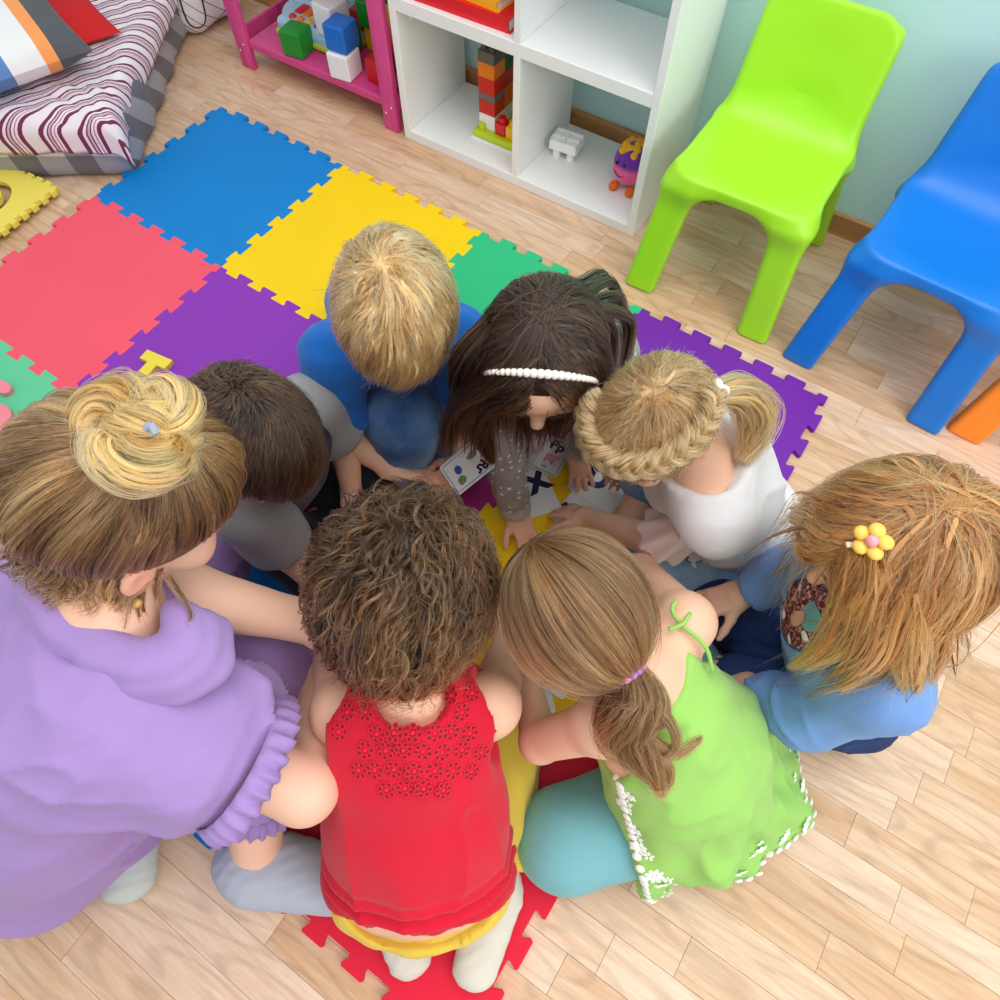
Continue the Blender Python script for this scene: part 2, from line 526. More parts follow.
wall = MB().box((0.6, WALL_V + 0.05, 1.25), (7.0, 0.1, 2.6)).build('wall_back', plain('mint_paint', (196, 234, 234), 0.7, 0.02, 3.0, 0.05, 120.0), loc=tuple(W0), rz=WA)
tag(wall, 'pale mint painted wall', kind='structure')
def wood(name, c1, c2, along=0):
    t = NT(name); tc = t.n('ShaderNodeTexCoord'); mp = t.n('ShaderNodeMapping')
    s_ = [30.0, 30.0, 30.0]; s_[along] = 2.5; mp.inputs['Scale'].default_value = s_
    t.l(tc, 'Object', mp, 'Vector'); n = t.n('ShaderNodeTexNoise', i_Scale=1.5, i_Detail=5.0, i_Distortion=0.5); t.l(mp, 'Vector', n, 'Vector')
    r = t.n('ShaderNodeValToRGB'); r.color_ramp.elements[0].position = .32; r.color_ramp.elements[1].position = .7
    r.color_ramp.elements[0].color = lin4(c1); r.color_ramp.elements[1].color = lin4(c2)
    t.l(n, 'Fac', r, 'Fac'); t.l(r, 'Color', t.b, 'Base Color'); t.b.inputs['Roughness'].default_value = .5
    return t.m
bb = MB().box((0.6, WALL_V - 0.008, 0.03), (7.0, 0.016, 0.06), bev=0.003).build('baseboard_back', wood('oak_skirting', (168, 116, 66), (205, 155, 98)), loc=tuple(W0), rz=WA)
tag(bb, 'oak skirting board along the mint wall', kind='structure')

# ------------------------------------------------------------------ foam puzzle mats
MAT_A = -0.5951
MA = np.array([math.cos(MAT_A), math.sin(MAT_A)]); MBv = np.array([math.sin(MAT_A), -math.cos(MAT_A)])
MO = np.array([-0.8816, 2.1072]); MS = 0.503
def edge_profile(n=6, d=0.0105, rev=False):
    """puzzle edge from 0 to 1 as (along, out) points"""
    p = [(0, 0), (0.27, 0), (0.31, -d)]
    for k in range(1, n):
        p += [(k - .26, -d), (k - .225, -d * .7), (k - .30, d * .55), (k - .27, d), (k + .27, d), (k + .30, d * .55), (k + .225, -d * .7), (k + .26, -d)]
    p += [(n - .31, -d), (n - .27, 0), (n, 0)]
    return [(a / n, b) for a, b in p]
def tile_outline(S, n=6, d=0.0105):
    """a tile from (0,0) to (S,S) in its own axes: neighbours use the same edge lines"""
    pr = edge_profile(n, d)
    out = []
    out += [(a * S, -b) for a, b in pr[:-1]]                      # bottom edge: teeth out towards -y
    out += [(S + b, a * S) for a, b in pr[:-1]]                   # right edge: teeth out +x
    out += [(a * S, S - b) for a, b in pr[::-1][:-1]]             # top edge: takes the neighbour's teeth
    out += [(b, a * S) for a, b in pr[::-1][:-1]]                 # left edge
    return out
_to = tile_outline(MS)
def foam_tile(i, j, rgb, label, name='foam_mat_tile'):
    m = foam_mat('foam_' + label.split()[0] + str(i) + str(j), rgb)
    mb = MB(); mb.prism(_to, 0.0005, 0.013)
    # own axes: x along the wall, y towards the room
    M = np.array([[MA[0], MBv[0]], [MA[1], MBv[1]]])
    for v in mb.bm.verts:
        x, y = v.co.x, v.co.y
        v.co.x, v.co.y = M[0, 0] * x + M[0, 1] * y, M[1, 0] * x + M[1, 1] * y
    p = MO + MS * (i * MA + j * MBv)
    o = mb.build(name, m, loc=(p[0], p[1], 0))
    return tag(o, label, 'mat', 'foam puzzle mats')
foam_tile(0, 0, (0, 128, 205), 'blue foam puzzle mat beside the checked mattress corner')
foam_tile(1, 0, (250, 208, 0), 'yellow foam puzzle mat behind the blond boy')
foam_tile(2, 0, (45, 190, 128), 'green foam puzzle mat under the long dark haired girl')
foam_tile(3, 0, (112, 32, 160), 'purple foam puzzle mat with outer corner nearest the blue chair')
foam_tile(0, 1, (247, 88, 108), 'coral red foam puzzle mat between blue and green mats at the edge')
foam_tile(1, 1, (140, 52, 178), 'purple foam puzzle mat between the coral and yellow mats')
foam_tile(2, 1, (178, 40, 130), 'magenta foam puzzle mat under the crossed knees of the boys')
foam_tile(3, 1, (247, 202, 0), 'yellow foam puzzle mat in the middle under the letter cards')
foam_tile(0, 2, (98, 202, 152), 'pale green foam puzzle mat at the edge carrying a pink letter')
foam_tile(1, 2, (212, 120, 198), 'mauve pink foam puzzle mat beside the teacher head')
foam_tile(2, 2, (0, 122, 205), 'blue foam puzzle mat under the teacher legs')
foam_tile(3, 2, (224, 8, 52), 'bright red foam puzzle mat under the kneeling curly girl')

def flat_cut(name, outer, holes, depth, mat, loc, rz, label, cat, parent=None, tilt=None):
    """flat foam piece with holes cut clean through"""
    cu = bpy.data.curves.new(name, 'CURVE'); cu.dimensions = '2D'; cu.fill_mode = 'BOTH'; cu.extrude = depth / 2; cu.bevel_depth = 0.0008
    for poly in [outer] + holes:
        sp = cu.splines.new('POLY'); sp.points.add(len(poly) - 1)
        for q, (x, y) in zip(sp.points, poly): q.co = (x, y, 0, 1)
        sp.use_cyclic_u = True
    tmp = bpy.data.objects.new('tmp', cu); COL.objects.link(tmp)
    dg = bpy.context.evaluated_depsgraph_get()
    me = bpy.data.meshes.new_from_object(tmp.evaluated_get(dg)); me.name = name
    bpy.data.objects.remove(tmp); me.materials.clear(); me.materials.append(mat)
    o = link(name, me, None, parent, loc, rz)
    if label: tag(o, label, cat)
    return o
def stroke(pts, w):
    """outline of a thick stroke with round ends"""
    P = np.asarray(pts, float); T = np.gradient(P, axis=0); T /= np.linalg.norm(T, axis=1)[:, None]
    N = np.stack([-T[:, 1], T[:, 0]], 1)
    L = list(P + N * w / 2); R = list((P - N * w / 2)[::-1])
    def capq(c, n0, t):
        return [c + w / 2 * (math.cos(a) * n0 + math.sin(a) * t) for a in np.linspace(0, math.pi, 8)[1:-1]]
    return [tuple(p) for p in L + capq(P[-1], N[-1], T[-1]) + R + capq(P[0], -N[0], -T[0])]
def arc(cx, cy, rx, ry, a0, a1, n=24):
    return [(cx + rx * math.cos(math.radians(a)), cy + ry * math.sin(math.radians(a))) for a in np.linspace(a0, a1, n)]
# small alphabet tile with a G cut out
_S2 = 0.29
g_hole = stroke(arc(0.145, 0.145, 0.062, 0.072, 50, 330) + [(0.2, 0.125), (0.2, 0.14), (0.165, 0.14)], 0.03)
pc = at(57, 187, 0.03)
small = flat_cut('alphabet_mat_tile', tile_outline(_S2, 8, 0.006), [g_hole], 0.014, foam_mat('foam_pale_yellow', (243, 224, 96)),
         (pc[0], pc[1], 0.023), MAT_A + math.radians(185), 'small pale yellow alphabet tile with a letter G cut out', 'mat')
s_pts = [(x, y) for x, y in arc(0.0, 0.036, 0.04, 0.036, 20, 270, 16)] + [(x, y) for x, y in arc(0.0, -0.036, 0.04, 0.036, 90, -160, 16)][1:]
pS = at(2, 410, 0.02)
flat_cut('foam_letter', stroke(s_pts, 0.026), [], 0.012, foam_mat('foam_pink_letter', (244, 140, 150)), (pS[0] - 0.03, pS[1], 0.0195), 0.3,
         'pink foam letter S lying on the pale green mat', 'letter')
t_poly = [(-0.0375, 0.09), (-0.0375, 0.062), (-0.013, 0.062), (-0.013, -0.03), (0.013, -0.03), (0.013, 0.062), (0.0375, 0.062), (0.0375, 0.09)]
pT = at(138, 378, 0.02)
flat_cut('foam_letter', t_poly, [], 0.012, foam_mat('foam_yellow_letter', (240, 216, 70)), (pT[0], pT[1] - 0.015, 0.0195), -0.45,
         'yellow foam letter T lying on the purple mat by the bun', 'letter')

# ------------------------------------------------------------------ white cube shelf
M_WHITE = plain('white_melamine', (240, 241, 240), 0.35)
shelf = empty('cube_shelf', tuple(W0), WA)
tag(shelf, 'white open cube shelf standing against the mint wall', 'shelf')
SW, SD, SH = 0.794, 0.30, 0.775
def part(name, c, size, mat, parent, bev=0.0015, seg=1):
    return MB().box(c, size, bev=bev, seg=seg).build(name, mat, parent)
part('side_panel', (0.011, SD / 2, SH / 2), (0.022, SD, SH), M_WHITE, shelf)
part('side_panel', (SW - 0.011, SD / 2, SH / 2), (0.022, SD, SH), M_WHITE, shelf)
part('bottom_board', (SW / 2, SD / 2, 0.015), (SW - 0.0445, SD - 0.001, 0.03), M_WHITE, shelf)
part('middle_board', (SW / 2, SD / 2, 0.377), (SW - 0.0445, SD - 0.001, 0.034), M_WHITE, shelf)
part('top_board', (SW / 2, SD / 2, SH - 0.016), (SW - 0.0445, SD - 0.001, 0.032), M_WHITE, shelf)
part('divider', (0.400, SD / 2, 0.195), (0.02, SD - 0.002, 0.3295), M_WHITE, shelf)
part('divider', (0.400, SD / 2, 0.5765), (0.02, SD - 0.002, 0.3645), M_WHITE, shelf)
for (x, y, z) in [(0.4115, 0.05, 0.09), (0.4115, 0.22, 0.12), (0.0235, 0.06, 0.32)]:
    MB().cyl((x, y, z), (x + 0.002, y, z), 0.006, seg=14).build('screw_cap', plain('cap_white', (252, 252, 252), .3), shelf)

def local(o_rz, u, v, z):
    return tuple(wall_pt(u, v, z))
def block(c, s, rgb, name, label, group, rz=0.0, bev=0.006, cat='block'):
    m = plain('toy_%d_%d_%d' % tuple(rgb), rgb, 0.35, spec=0.5)
    s = (s, s, s) if np.isscalar(s) else s
    o = MB().box((0, 0, s[2] / 2), s, bev=bev, seg=3).build(name, m, loc=tuple(wall_pt(*c)), rz=WA + rz, smooth=False)
    return tag(o, label, cat, group)

def brick(parent, c, size, rgb, studs, name='brick'):
    m = plain('brick_%d_%d_%d' % tuple(rgb), rgb, 0.25)
    mb = MB().box((c[0], c[1], c[2] + size[2] / 2), size, bev=0.0015, seg=2)
    nx, ny = studs
    for i in range(nx):
        for j in range(ny):
            x = c[0] + (i + .5 - nx / 2) * size[0] / nx; y = c[1] + (j + .5 - ny / 2) * size[1] / ny
            mb.cyl((x, y, c[2] + size[2] - 0.001), (x, y, c[2] + size[2] + 0.009), size[0] / nx * .3, seg=12)
    return mb.build(name, m, parent)
# tower of big building bricks on a lime plate
tw = empty('brick_tower', tuple(wall_pt(0.262, 0.165, 0.0302)), WA)
tag(tw, 'tall tower of orange, red and white toy bricks on a lime plate', 'toy')
MB().box((0.035, 0.0, 0.014), (0.2, 0.17, 0.022), bev=0.010, seg=3).build('base_plate', plain('lime_plastic', (196, 216, 20), 0.3), tw)
MB().box((0.035, 0.0, 0.002), (0.204, 0.174, 0.004)).build('base_rim', plain('cap_white', (252, 252, 252), .3), tw)
for (x, y) in [(-0.04, -0.06), (-0.04, 0.06), (0.035, 0.06), (0.105, 0.06), (0.035, 0.02)]:
    MB().cyl((x, y, 0.0245), (x, y, 0.045), 0.014, 0.0125, 16).build('stud', plain('lime_plastic', (196, 216, 20), 0.3), tw, smooth=False)
z = 0.0255
x0 = -0.025
for nm, hh, front, back in [('w', 0.045, (245, 245, 245), (245, 245, 245)), ('r', 0.04, (205, 28, 18), (226, 112, 20)), ('g', 0.02, (108, 104, 102), (226, 112, 20)),
                            ('r', 0.045, (212, 30, 20), (190, 26, 22)), ('o', 0.04, (240, 128, 24), (36, 96, 44)), ('g', 0.03, (92, 88, 88), (92, 88, 88))]:
    brick(tw, (x0, -0.035, z), (0.055, 0.055, hh - 0.0005), front, (2, 2))
    brick(tw, (x0, 0.0205, z), (0.055, 0.055, hh - 0.0005), back, (2, 2))
    z += hh
def mega(c, rgb, label, h=0.05, group='loose bricks on the lime plate', s=0.034):
    m = plain('brick_%d_%d_%d' % tuple(rgb), rgb, 0.25)
    mb = MB().box((0, 0, h * .35), (s, s, h * .7), bev=0.002).cyl((0, 0, h * .68), (0, 0, h), s * .36, s * .33, 16)
    return tag(mb.build('toy_brick', m, loc=tuple(wall_pt(*c)), rz=WA), label, 'toy brick', group)
mega((0.285, 0.115, 0.0556), (222, 22, 26), 'small red toy brick with a stud on the lime plate', 0.05)
mega((0.322, 0.115, 0.0556), (250, 186, 0), 'small yellow toy brick beside the tower', 0.05)
mega((0.362, 0.112, 0.0556), (240, 120, 20), 'orange toy brick at the plate end by the divider', 0.075, s=0.042)
# blue plastic hanger hook
hk = MB().tube([wall_pt(0.135, 0.09, 0.36), wall_pt(0.12, 0.09, 0.315), wall_pt(0.165, 0.09, 0.325), wall_pt(0.19, 0.09, 0.3595)], 0.005, 8).build('plastic_hook', plain('hook_blue', (40, 150, 215), .3))
tag(hk, 'light blue plastic triangle hook under the middle board', 'hook')
# white block with a waffle top
wb = empty('white_block', tuple(wall_pt(0.475, 0.165, 0.0302)), WA + 0.1)
tag(wb, 'white plastic block with a waffle top in the lower cell', 'block')
MWB = plain('white_plastic', (250, 250, 248), .3)
mb = MB().box((0, 0, 0.036), (0.085, 0.062, 0.022), bev=0.002)
mb.build('block_body', MWB, wb)
for x in (-0.022, 0.022):
    for y in (-0.016, 0.016):
        MB().cyl((x, y, 0), (x, y, 0.026), 0.012, 0.011, 14).build('peg', MWB, wb)
for args in [((0, 0.0295, 0.0505), (0.085, 0.003, 0.009)), ((0, -0.0295, 0.0505), (0.085, 0.003, 0.009)), ((0, 0, 0.0505), (0.085, 0.003, 0.009)),
             ((0.041, 0, 0.0505), (0.003, 0.062, 0.009)), ((-0.041, 0, 0.0505), (0.003, 0.062, 0.009)), ((0, 0, 0.0508), (0.003, 0.062, 0.009))]:
    MB().box(*args).build('rib', MWB, wb)
# plush toy
pl = empty('plush_toy', tuple(wall_pt(0.692, 0.15, 0.0302)), WA)
tag(pl, 'round pink and purple plush toy with fuzzy yellow hair', 'toy')
def plushcol(V):
    z = V[:, 2] - 0.03
    c = np.where(z[:, None] < 0.074, lin((240, 88, 150)), lin((108, 44, 168)))
    c = np.where(((z > 0.105) & (V[:, 0] < 9e9))[:, None], lin((60, 120, 190)), c)
    return c
MB().ball((0, 0, 0.068), (0.052, 0.052, 0.062), 24).build('body', vcol('plush', .9, .2, 500, sheen=.3), pl, smooth=True)
_b = pl.children[0]; _V = np.empty(len(_b.data.vertices) * 3, np.float32); _b.data.vertices.foreach_get('co', _V); _V = _V.reshape(-1, 3)
set_col(_b.data, np.where((_V[:, 2] < 0.083)[:, None], lin((243, 96, 152)), lin((112, 48, 170))))
S = Solid((-0.06, -0.06, 0.08), (0.06, 0.06, 0.16), 0.003)
for k in range(26):
    a, rr = random.uniform(0, 6.3), 0.034 * math.sqrt(random.random()); S.ell((rr * math.cos(a), rr * math.sin(a), 0.118 + 0.01 * random.random() - rr * .35), random.uniform(.009, .013), k=0.004)
solid_obj('fuzzy_hair', S, plain('yellow_fuzz', (246, 184, 20), .95, .2, 90, .6, 300), pl)
for sx in (-1, 1):
    MB().ball((-0.013 + sx * 0.012, -0.0475, 0.088), 0.005, 10).build('eye', plain('eye_black', (20, 18, 24), .2), pl, smooth=True)
MB().tube([(-0.03 + 0.045 * t, -0.050 + 0.014 * (t - .5) ** 2, 0.052 + 0.03 * (t - .45) ** 2 * 2) for t in np.linspace(0, 1, 9)], 0.0014, 6).build('smile', plain('eye_black', (20, 18, 24), .2), pl)
for sx in (-1, 1):
    MB().ball((sx * 0.026, -0.038, 0.010), (0.014, 0.02, 0.010), 12).build('foot', plain('plush_orange', (240, 110, 30), .9), pl, smooth=True)
# books on the upper board
def book(u, v, z, w, d, h, rgb, label, rz):
    b = empty('book', tuple(wall_pt(u, v, z)), WA + rz); tag(b, label, 'book', 'books lying on the upper shelf board')
    m = plain('cover_%d_%d_%d' % tuple(rgb), rgb, .35)
    MB().box((0, 0, h - 0.0015), (w, d, 0.003)).build('front_cover', m, b); MB().box((0, 0, 0.0015), (w, d, 0.003)).build('back_cover', m, b)
    MB().box((-0.002, 0.003, h / 2), (w - 0.008, d - 0.008, h - 0.006)).build('pages', plain('paper', (238, 236, 232), .8), b)
    MB().box((-w / 2 + 0.002, 0, h / 2), (0.004, d, h - 0.0061)).build('spine', m, b)
    MB().box((0, -d / 2 + 0.0015, h / 2), (w - 0.012, 0.003, h - 0.0061)).build('edge_band', m, b)
book(0.215, 0.135, 0.3945, 0.30, 0.235, 0.034, (222, 14, 24), 'thick red book at the bottom of the stack on the upper board', 0.02)
book(0.2, 0.14, 0.4287, 0.27, 0.215, 0.026, (250, 176, 20), 'yellow orange book lying on the red book', -0.05)
book(0.235, 0.15, 0.4549, 0.2, 0.17, 0.012, (240, 232, 236), 'thin pale book on top of the yellow book', 0.12)

# ------------------------------------------------------------------ pink shelf with blocks
M_PINK = wood('pink_wood', (205, 58, 128), (226, 84, 150), 2)
M_PINKX = wood('pink_wood_board', (208, 62, 132), (224, 80, 146), 0)
pk = empty('pink_shelf', tuple(wall_pt(-0.68, 0.0)), WA)
tag(pk, 'pink painted wooden shelf standing beside the white cube shelf', 'shelf')
PW = 0.655
for x in (0.026, PW - 0.0275):
    for y in (0.012, 0.275):
        MB().box((x, y, 0.45), (0.052, 0.022, 0.9), bev=0.002, seg=1).build('post', M_PINK, pk)
    for zc in (0.085, 0.50):
        MB().box((x - 0.02 if x < 0.3 else x + 0.02, 0.143, zc), (0.011, 0.2385, 0.045), bev=0.002, seg=1).build('side_rail', M_PINK, pk)
    for zz in (0.055, 0.078):
        MB().cyl((x + (.012 if zz > .06 else -.012), -0.001, zz), (x + (.012 if zz > .06 else -.012), 0.003, zz), 0.003, seg=10).build('screw', plain('steel', (215, 215, 218), .3), pk)
MB().box((PW / 2, 0.143, 0.078), (PW - 0.105, 0.265, 0.024), bev=0.002, seg=1).build('shelf_board', M_PINKX, pk)
MB().box((PW / 2, 0.143, 0.495), (PW - 0.105, 0.265, 0.024), bev=0.002, seg=1).build('shelf_board', M_PINKX, pk)
G = 'toy blocks on the pink shelf'
zb = 0.0903
def bl(px, py, z, s, rgb, label, rz=0.0, name='toy_block'):
    p = at(px, py, z); d = p - W0; u, v = d @ EU, d @ EV
    v = min(v, 0.22)
    return block((u, v, z), s, rgb, name, label, G, rz)
C7 = 0.074
block((-0.445, 0.055, zb), C7, (10, 140, 34), 'toy_block', 'green toy cube at the shelf edge in front of the toy piano', G, 0.15)
block((-0.245, 0.045, zb), C7, (240, 240, 238), 'toy_block', 'white toy cube at the shelf edge below the blue cube', G, 0.12)
block((-0.247, 0.055, zb + C7 + .0003), C7, (20, 110, 200), 'toy_block', 'blue toy cube stacked on the white cube', G, 0.08)
block((-0.143, 0.085, zb), (0.05, 0.07, 0.07), (205, 14, 22), 'toy_block', 'red toy block next to the pink post', G, 0.0)
block((-0.302, 0.135, zb), (0.035, 0.09, 0.07), (16, 135, 40), 'toy_block', 'green toy block squeezed behind the white cube', G, 0.0)
block((-0.185, 0.165, zb), (0.05, 0.06, 0.07), (250, 196, 20), 'toy_block', 'yellow toy block behind the red block', G, 0.0)
block((-0.125, 0.165, zb), (0.05, 0.06, 0.12), (228, 50, 70), 'toy_block', 'tall coral toy block against the pink post', G, 0.0)
block((-0.315, 0.215, zb), (0.045, 0.05, 0.1), (200, 20, 30), 'toy_block', 'red toy block at the back behind the green block', G, 0.0)
block((-0.25, 0.215, zb), (0.06, 0.06, 0.075), (250, 196, 20), 'toy_block', 'yellow toy block at the back under the green cube', G, 0.0)
block((-0.247, 0.205, zb + 0.0753), C7, (14, 138, 38), 'toy_block', 'green toy cube high at the back on the yellow block', G, 0.1)
block((-0.345, 0.125, zb + 0.057), (0.078, 0.078, 0.09), (240, 240, 240), 'toy_block', 'white toy cube resting on the toy piano', G, -0.1)
block((-0.175, 0.225, zb + 0.0703), (0.05, 0.05, 0.07), (250, 190, 10), 'toy_block', 'orange yellow toy cube high at the back by the post', G, 0.0)
# toy piano
tp = empty('toy_piano', tuple(wall_pt(-0.46, 0.165, zb)), WA + 0.02)
tag(tp, 'pale blue toy piano with round coloured buttons', 'toy')
S = Solid((-0.15, -0.1, -0.01), (0.2, 0.12, 0.08), 0.004)
S.box((0.03, 0, 0.03), (0.14, 0.075, 0.026), rnd=0.02, k=0).ell((-0.11, 0.03, 0.03), (0.035, 0.06, 0.03), k=.02).box((0.03, 0.05, 0.055), (0.13, 0.02, 0.014), rnd=.008, k=.01)
solid_obj('case', S, plain('piano_blue', (170, 214, 232), .35), tp)
S = Solid((-0.15, -0.1, -0.01), (0.2, 0.12, 0.03), 0.004); S.box((0.03, -0.002, 0.012), (0.144, 0.079, 0.011), rnd=0.01, k=0)
solid_obj('base', S, plain('piano_lime', (190, 214, 60), .35), tp)
for k, c in enumerate([(220, 40, 30), (240, 120, 30), (245, 190, 30), (130, 60, 170), (60, 130, 210), (90, 180, 60)]):
    MB().box((-0.055 + 0.034 * k, 0.005, 0.057), (0.028, 0.05, 0.008), bev=.003).build('key', plain('key_%d' % k, (245, 245, 240) if k > 2 else c, .35), tp)
    MB().ball((-0.055 + 0.034 * k, -0.043, 0.052), (0.014, 0.014, 0.014), 14).build('button', plain('btn_%d' % k, c, .3), tp, smooth=True)
MB().cyl((-0.10, 0.05, 0.055), (-0.10, 0.05, 0.066), 0.016, seg=12).build('dial', plain('dial_y', (244, 200, 40), .35), tp)

# ------------------------------------------------------------------ mattress with blanket and cushions
def plaid(name, base, mids, scale, lines=None, rot=0.0):
    t = NT(name); tc = t.n('ShaderNodeTexCoord'); mp = t.n('ShaderNodeMapping')
    mp.inputs['Scale'].default_value = (scale,) * 3; mp.inputs['Rotation'].default_value = (0, 0, rot); t.l(tc, 'Object', mp, 'Vector')
    sx = t.n('ShaderNodeSeparateXYZ'); t.l(mp, 'Vector', sx, 'Vector')
    def stripe(src, lo, hi):
        fr = t.n('ShaderNodeMath', operation='FRACT'); t.t.links.new(src, fr.inputs[0])
        a = t.n('ShaderNodeMath', operation='GREATER_THAN'); a.inputs[1].default_value = lo; t.l(fr, 0, a, 0)
        b = t.n('ShaderNodeMath', operation='LESS_THAN'); b.inputs[1].default_value = hi; t.l(fr, 0, b, 0)
        m = t.n('ShaderNodeMath', operation='MULTIPLY'); t.l(a, 0, m, 0); t.l(b, 0, m, 1); return m
    xz = t.n('ShaderNodeMath', operation='ADD'); t.l(sx, 'X', xz, 0); xz.inputs[1].default_value = 0.13
    yz = t.n('ShaderNodeMath', operation='ADD'); t.l(sx, 'Y', yz, 0); t.l(sx, 'Z', yz, 1)
    if lines is None:
        a, b = stripe(xz.outputs[0], 0.0, 0.5), stripe(yz.outputs[0], 0.0, 0.5)
        s = t.n('ShaderNodeMath', operation='ADD'); t.l(a, 0, s, 0); t.l(b, 0, s, 1)
        h = t.n('ShaderNodeMath', operation='MULTIPLY'); h.inputs[1].default_value = .5; t.l(s, 0, h, 0)
        r = t.n('ShaderNodeValToRGB'); r.color_ramp.interpolation = 'CONSTANT'
        r.color_ramp.elements[0].color = lin4(base); r.color_ramp.elements[1].position = .75; r.color_ramp.elements[1].color = lin4(mids[1])
        e = r.color_ramp.elements.new(.25); e.color = lin4(mids[0]); t.l(h, 0, r, 'Fac')
    else:
        a, b = stripe(xz.outputs[0], 0, lines), stripe(yz.outputs[0], 0, lines)
        s = t.n('ShaderNodeMath', operation='MAXIMUM'); t.l(a, 0, s, 0); t.l(b, 0, s, 1)
        r = t.n('ShaderNodeValToRGB'); r.color_ramp.interpolation = 'CONSTANT'
        r.color_ramp.elements[0].color = lin4(base); r.color_ramp.elements[1].position = .5; r.color_ramp.elements[1].color = lin4(mids[0]); t.l(s, 0, r, 'Fac')
    t.l(r, 'Color', t.b, 'Base Color'); t.b.inputs['Roughness'].default_value = .85; t.b.inputs['Sheen Weight'].default_value = .1
    return t.m
def stripes(name, stops, period, axis, warp=0.0):
    """repeating cross stripes: stops = [(pos, colour)...]"""
    t = NT(name); tc = t.n('ShaderNodeTexCoord')
    dt = t.n('ShaderNodeVectorMath', operation='DOT_PRODUCT'); dt.inputs[1].default_value = tuple(np.asarray(axis, float) / period)
    t.l(tc, 'Object', dt, 0)
    src = dt.outputs['Value']
    if warp:
        nz = t.n('ShaderNodeTexNoise', i_Scale=4.0, i_Detail=1.0); t.l(tc, 'Object', nz, 'Vector')
        m = t.n('ShaderNodeMath', operation='MULTIPLY_ADD'); m.inputs[1].default_value = warp; t.l(nz, 'Fac', m, 0); t.t.links.new(src, m.inputs[2]); src = m.outputs[0]
    fr = t.n('ShaderNodeMath', operation='FRACT'); t.t.links.new(src, fr.inputs[0])
    r = t.n('ShaderNodeValToRGB'); r.color_ramp.interpolation = 'CONSTANT'
    r.color_ramp.elements[0].position = stops[0][0]; r.color_ramp.elements[0].color = lin4(stops[0][1])
    r.color_ramp.elements[1].position = stops[1][0]; r.color_ramp.elements[1].color = lin4(stops[1][1])
    for p, c in stops[2:]: r.color_ramp.elements.new(p).color = lin4(c)
    t.l(fr, 0, r, 'Fac'); t.l(r, 'Color', t.b, 'Base Color'); t.b.inputs['Roughness'].default_value = .85; t.b.inputs['Sheen Weight'].default_value = .1
    return t.m
mc = at(141, 180, 0.0)
bed = empty('floor_mattress', (mc[0], mc[1], 0), math.radians(1)); tag(bed, 'grey checked floor mattress in the corner', 'mattress')
S = Solid((-1.3, -0.05, -0.01), (0.06, 1.0, 0.24), 0.012)
S.box((-0.6, 0.42, 0.088), (0.6, 0.42, 0.088), rnd=0.045, k=0)
V, Q = S.surf(); V = relax(V, Q, 2); N = vnormals(V, Q)
V = V + N * (0.008 * wob(V, 14, 3))[:, None]; V[:, 2] = np.maximum(V[:, 2], 0.001)
link('mattress_cover', mesh_from('mattress_cover', V, Q), plaid('grey_check', (225, 222, 222), [(160, 158, 162), (108, 106, 112)], 6.3), bed, smooth=True)
# blanket with folds: a draped sheet following the mattress
def blanket():
    nu, nv = 110, 85
    us = np.linspace(-1.2, 0.062, nu); vsn = np.linspace(-0.085, 0.80, nv)
    Ug, Vg = np.meshgrid(us, vsn, indexing='ij')
    P = np.stack([Ug, Vg, 0 * Ug], -1).reshape(-1, 3)
    x, y = P[:, 0].copy(), P[:, 1].copy()
    fold = 0.006 * np.sin(46 * (x * .85 + y * .5) + 2.2 * np.sin(9 * y + 3 * x)) * np.exp(-((x + .05) ** 2 / .04))
    fold += 0.006 * np.sin(40 * (y * 1.0 - x * .25) + 2.0 * np.sin(7 * x)) * np.exp(-((y - .03) ** 2 / .04))
    fold += 0.005 * wob(P, 16, 9) + .007 * ridge(P, 14, 5)
    z = 0.194 + np.abs(fold)
    ed = 0.012 * wob(P, 9, 2)
    for ax_, s_ in ((0, x + .045 + ed), (1, .045 - y + ed)):
        s_ = np.maximum(s_, 0); th = np.minimum(s_ / .056, math.pi / 2); ex = np.maximum(s_ - .088, 0)
        z = z - .056 * (1 - np.cos(th)) - ex
        if ax_ == 0: x = np.where(s_ > 0, -.045 - ed + .056 * np.sin(th), x)
        else: y = np.where(s_ > 0, .045 + ed - .056 * np.sin(th), y)
    z = np.maximum(z, 0.05)
    V = np.stack([x, y, z], 1)
    q = np.arange(nu * nv).reshape(nu, nv)
    Q = np.stack([q[:-1, :-1], q[1:, :-1], q[1:, 1:], q[:-1, 1:]], -1).reshape(-1, 4)
    Vb = V - np.array([0, 0, 0.006]); n = len(V)
    b = np.concatenate([q[:, 0], q[-1, 1:], q[::-1, -1][1:], q[0, ::-1][1:-1]])
    b2 = np.roll(b, -1)
    Qa = np.vstack([Q, Q[:, ::-1] + n, np.stack([b2, b, b + n, b2 + n], 1)])
    return mesh_from('blanket', np.vstack([V, Vb]), Qa)
PLUM = (118, 34, 84); CREAM = (236, 228, 232)
bk = link('blanket', blanket(), stripes('plum_stripe', [(0.0, CREAM), (0.3, PLUM), (0.42, CREAM), (0.5, PLUM), (0.54, (214, 180, 200)), (0.60, PLUM), (0.64, CREAM), (0.7, (190, 130, 165)), (0.74, CREAM), (0.80, PLUM), (0.92, CREAM)], 0.064, (0.62, -0.95, 0.0), 0.35), None, (mc[0], mc[1], 0), math.radians(1), True)
tag(bk, 'plum and white striped blanket spread over the checked mattress', 'blanket')
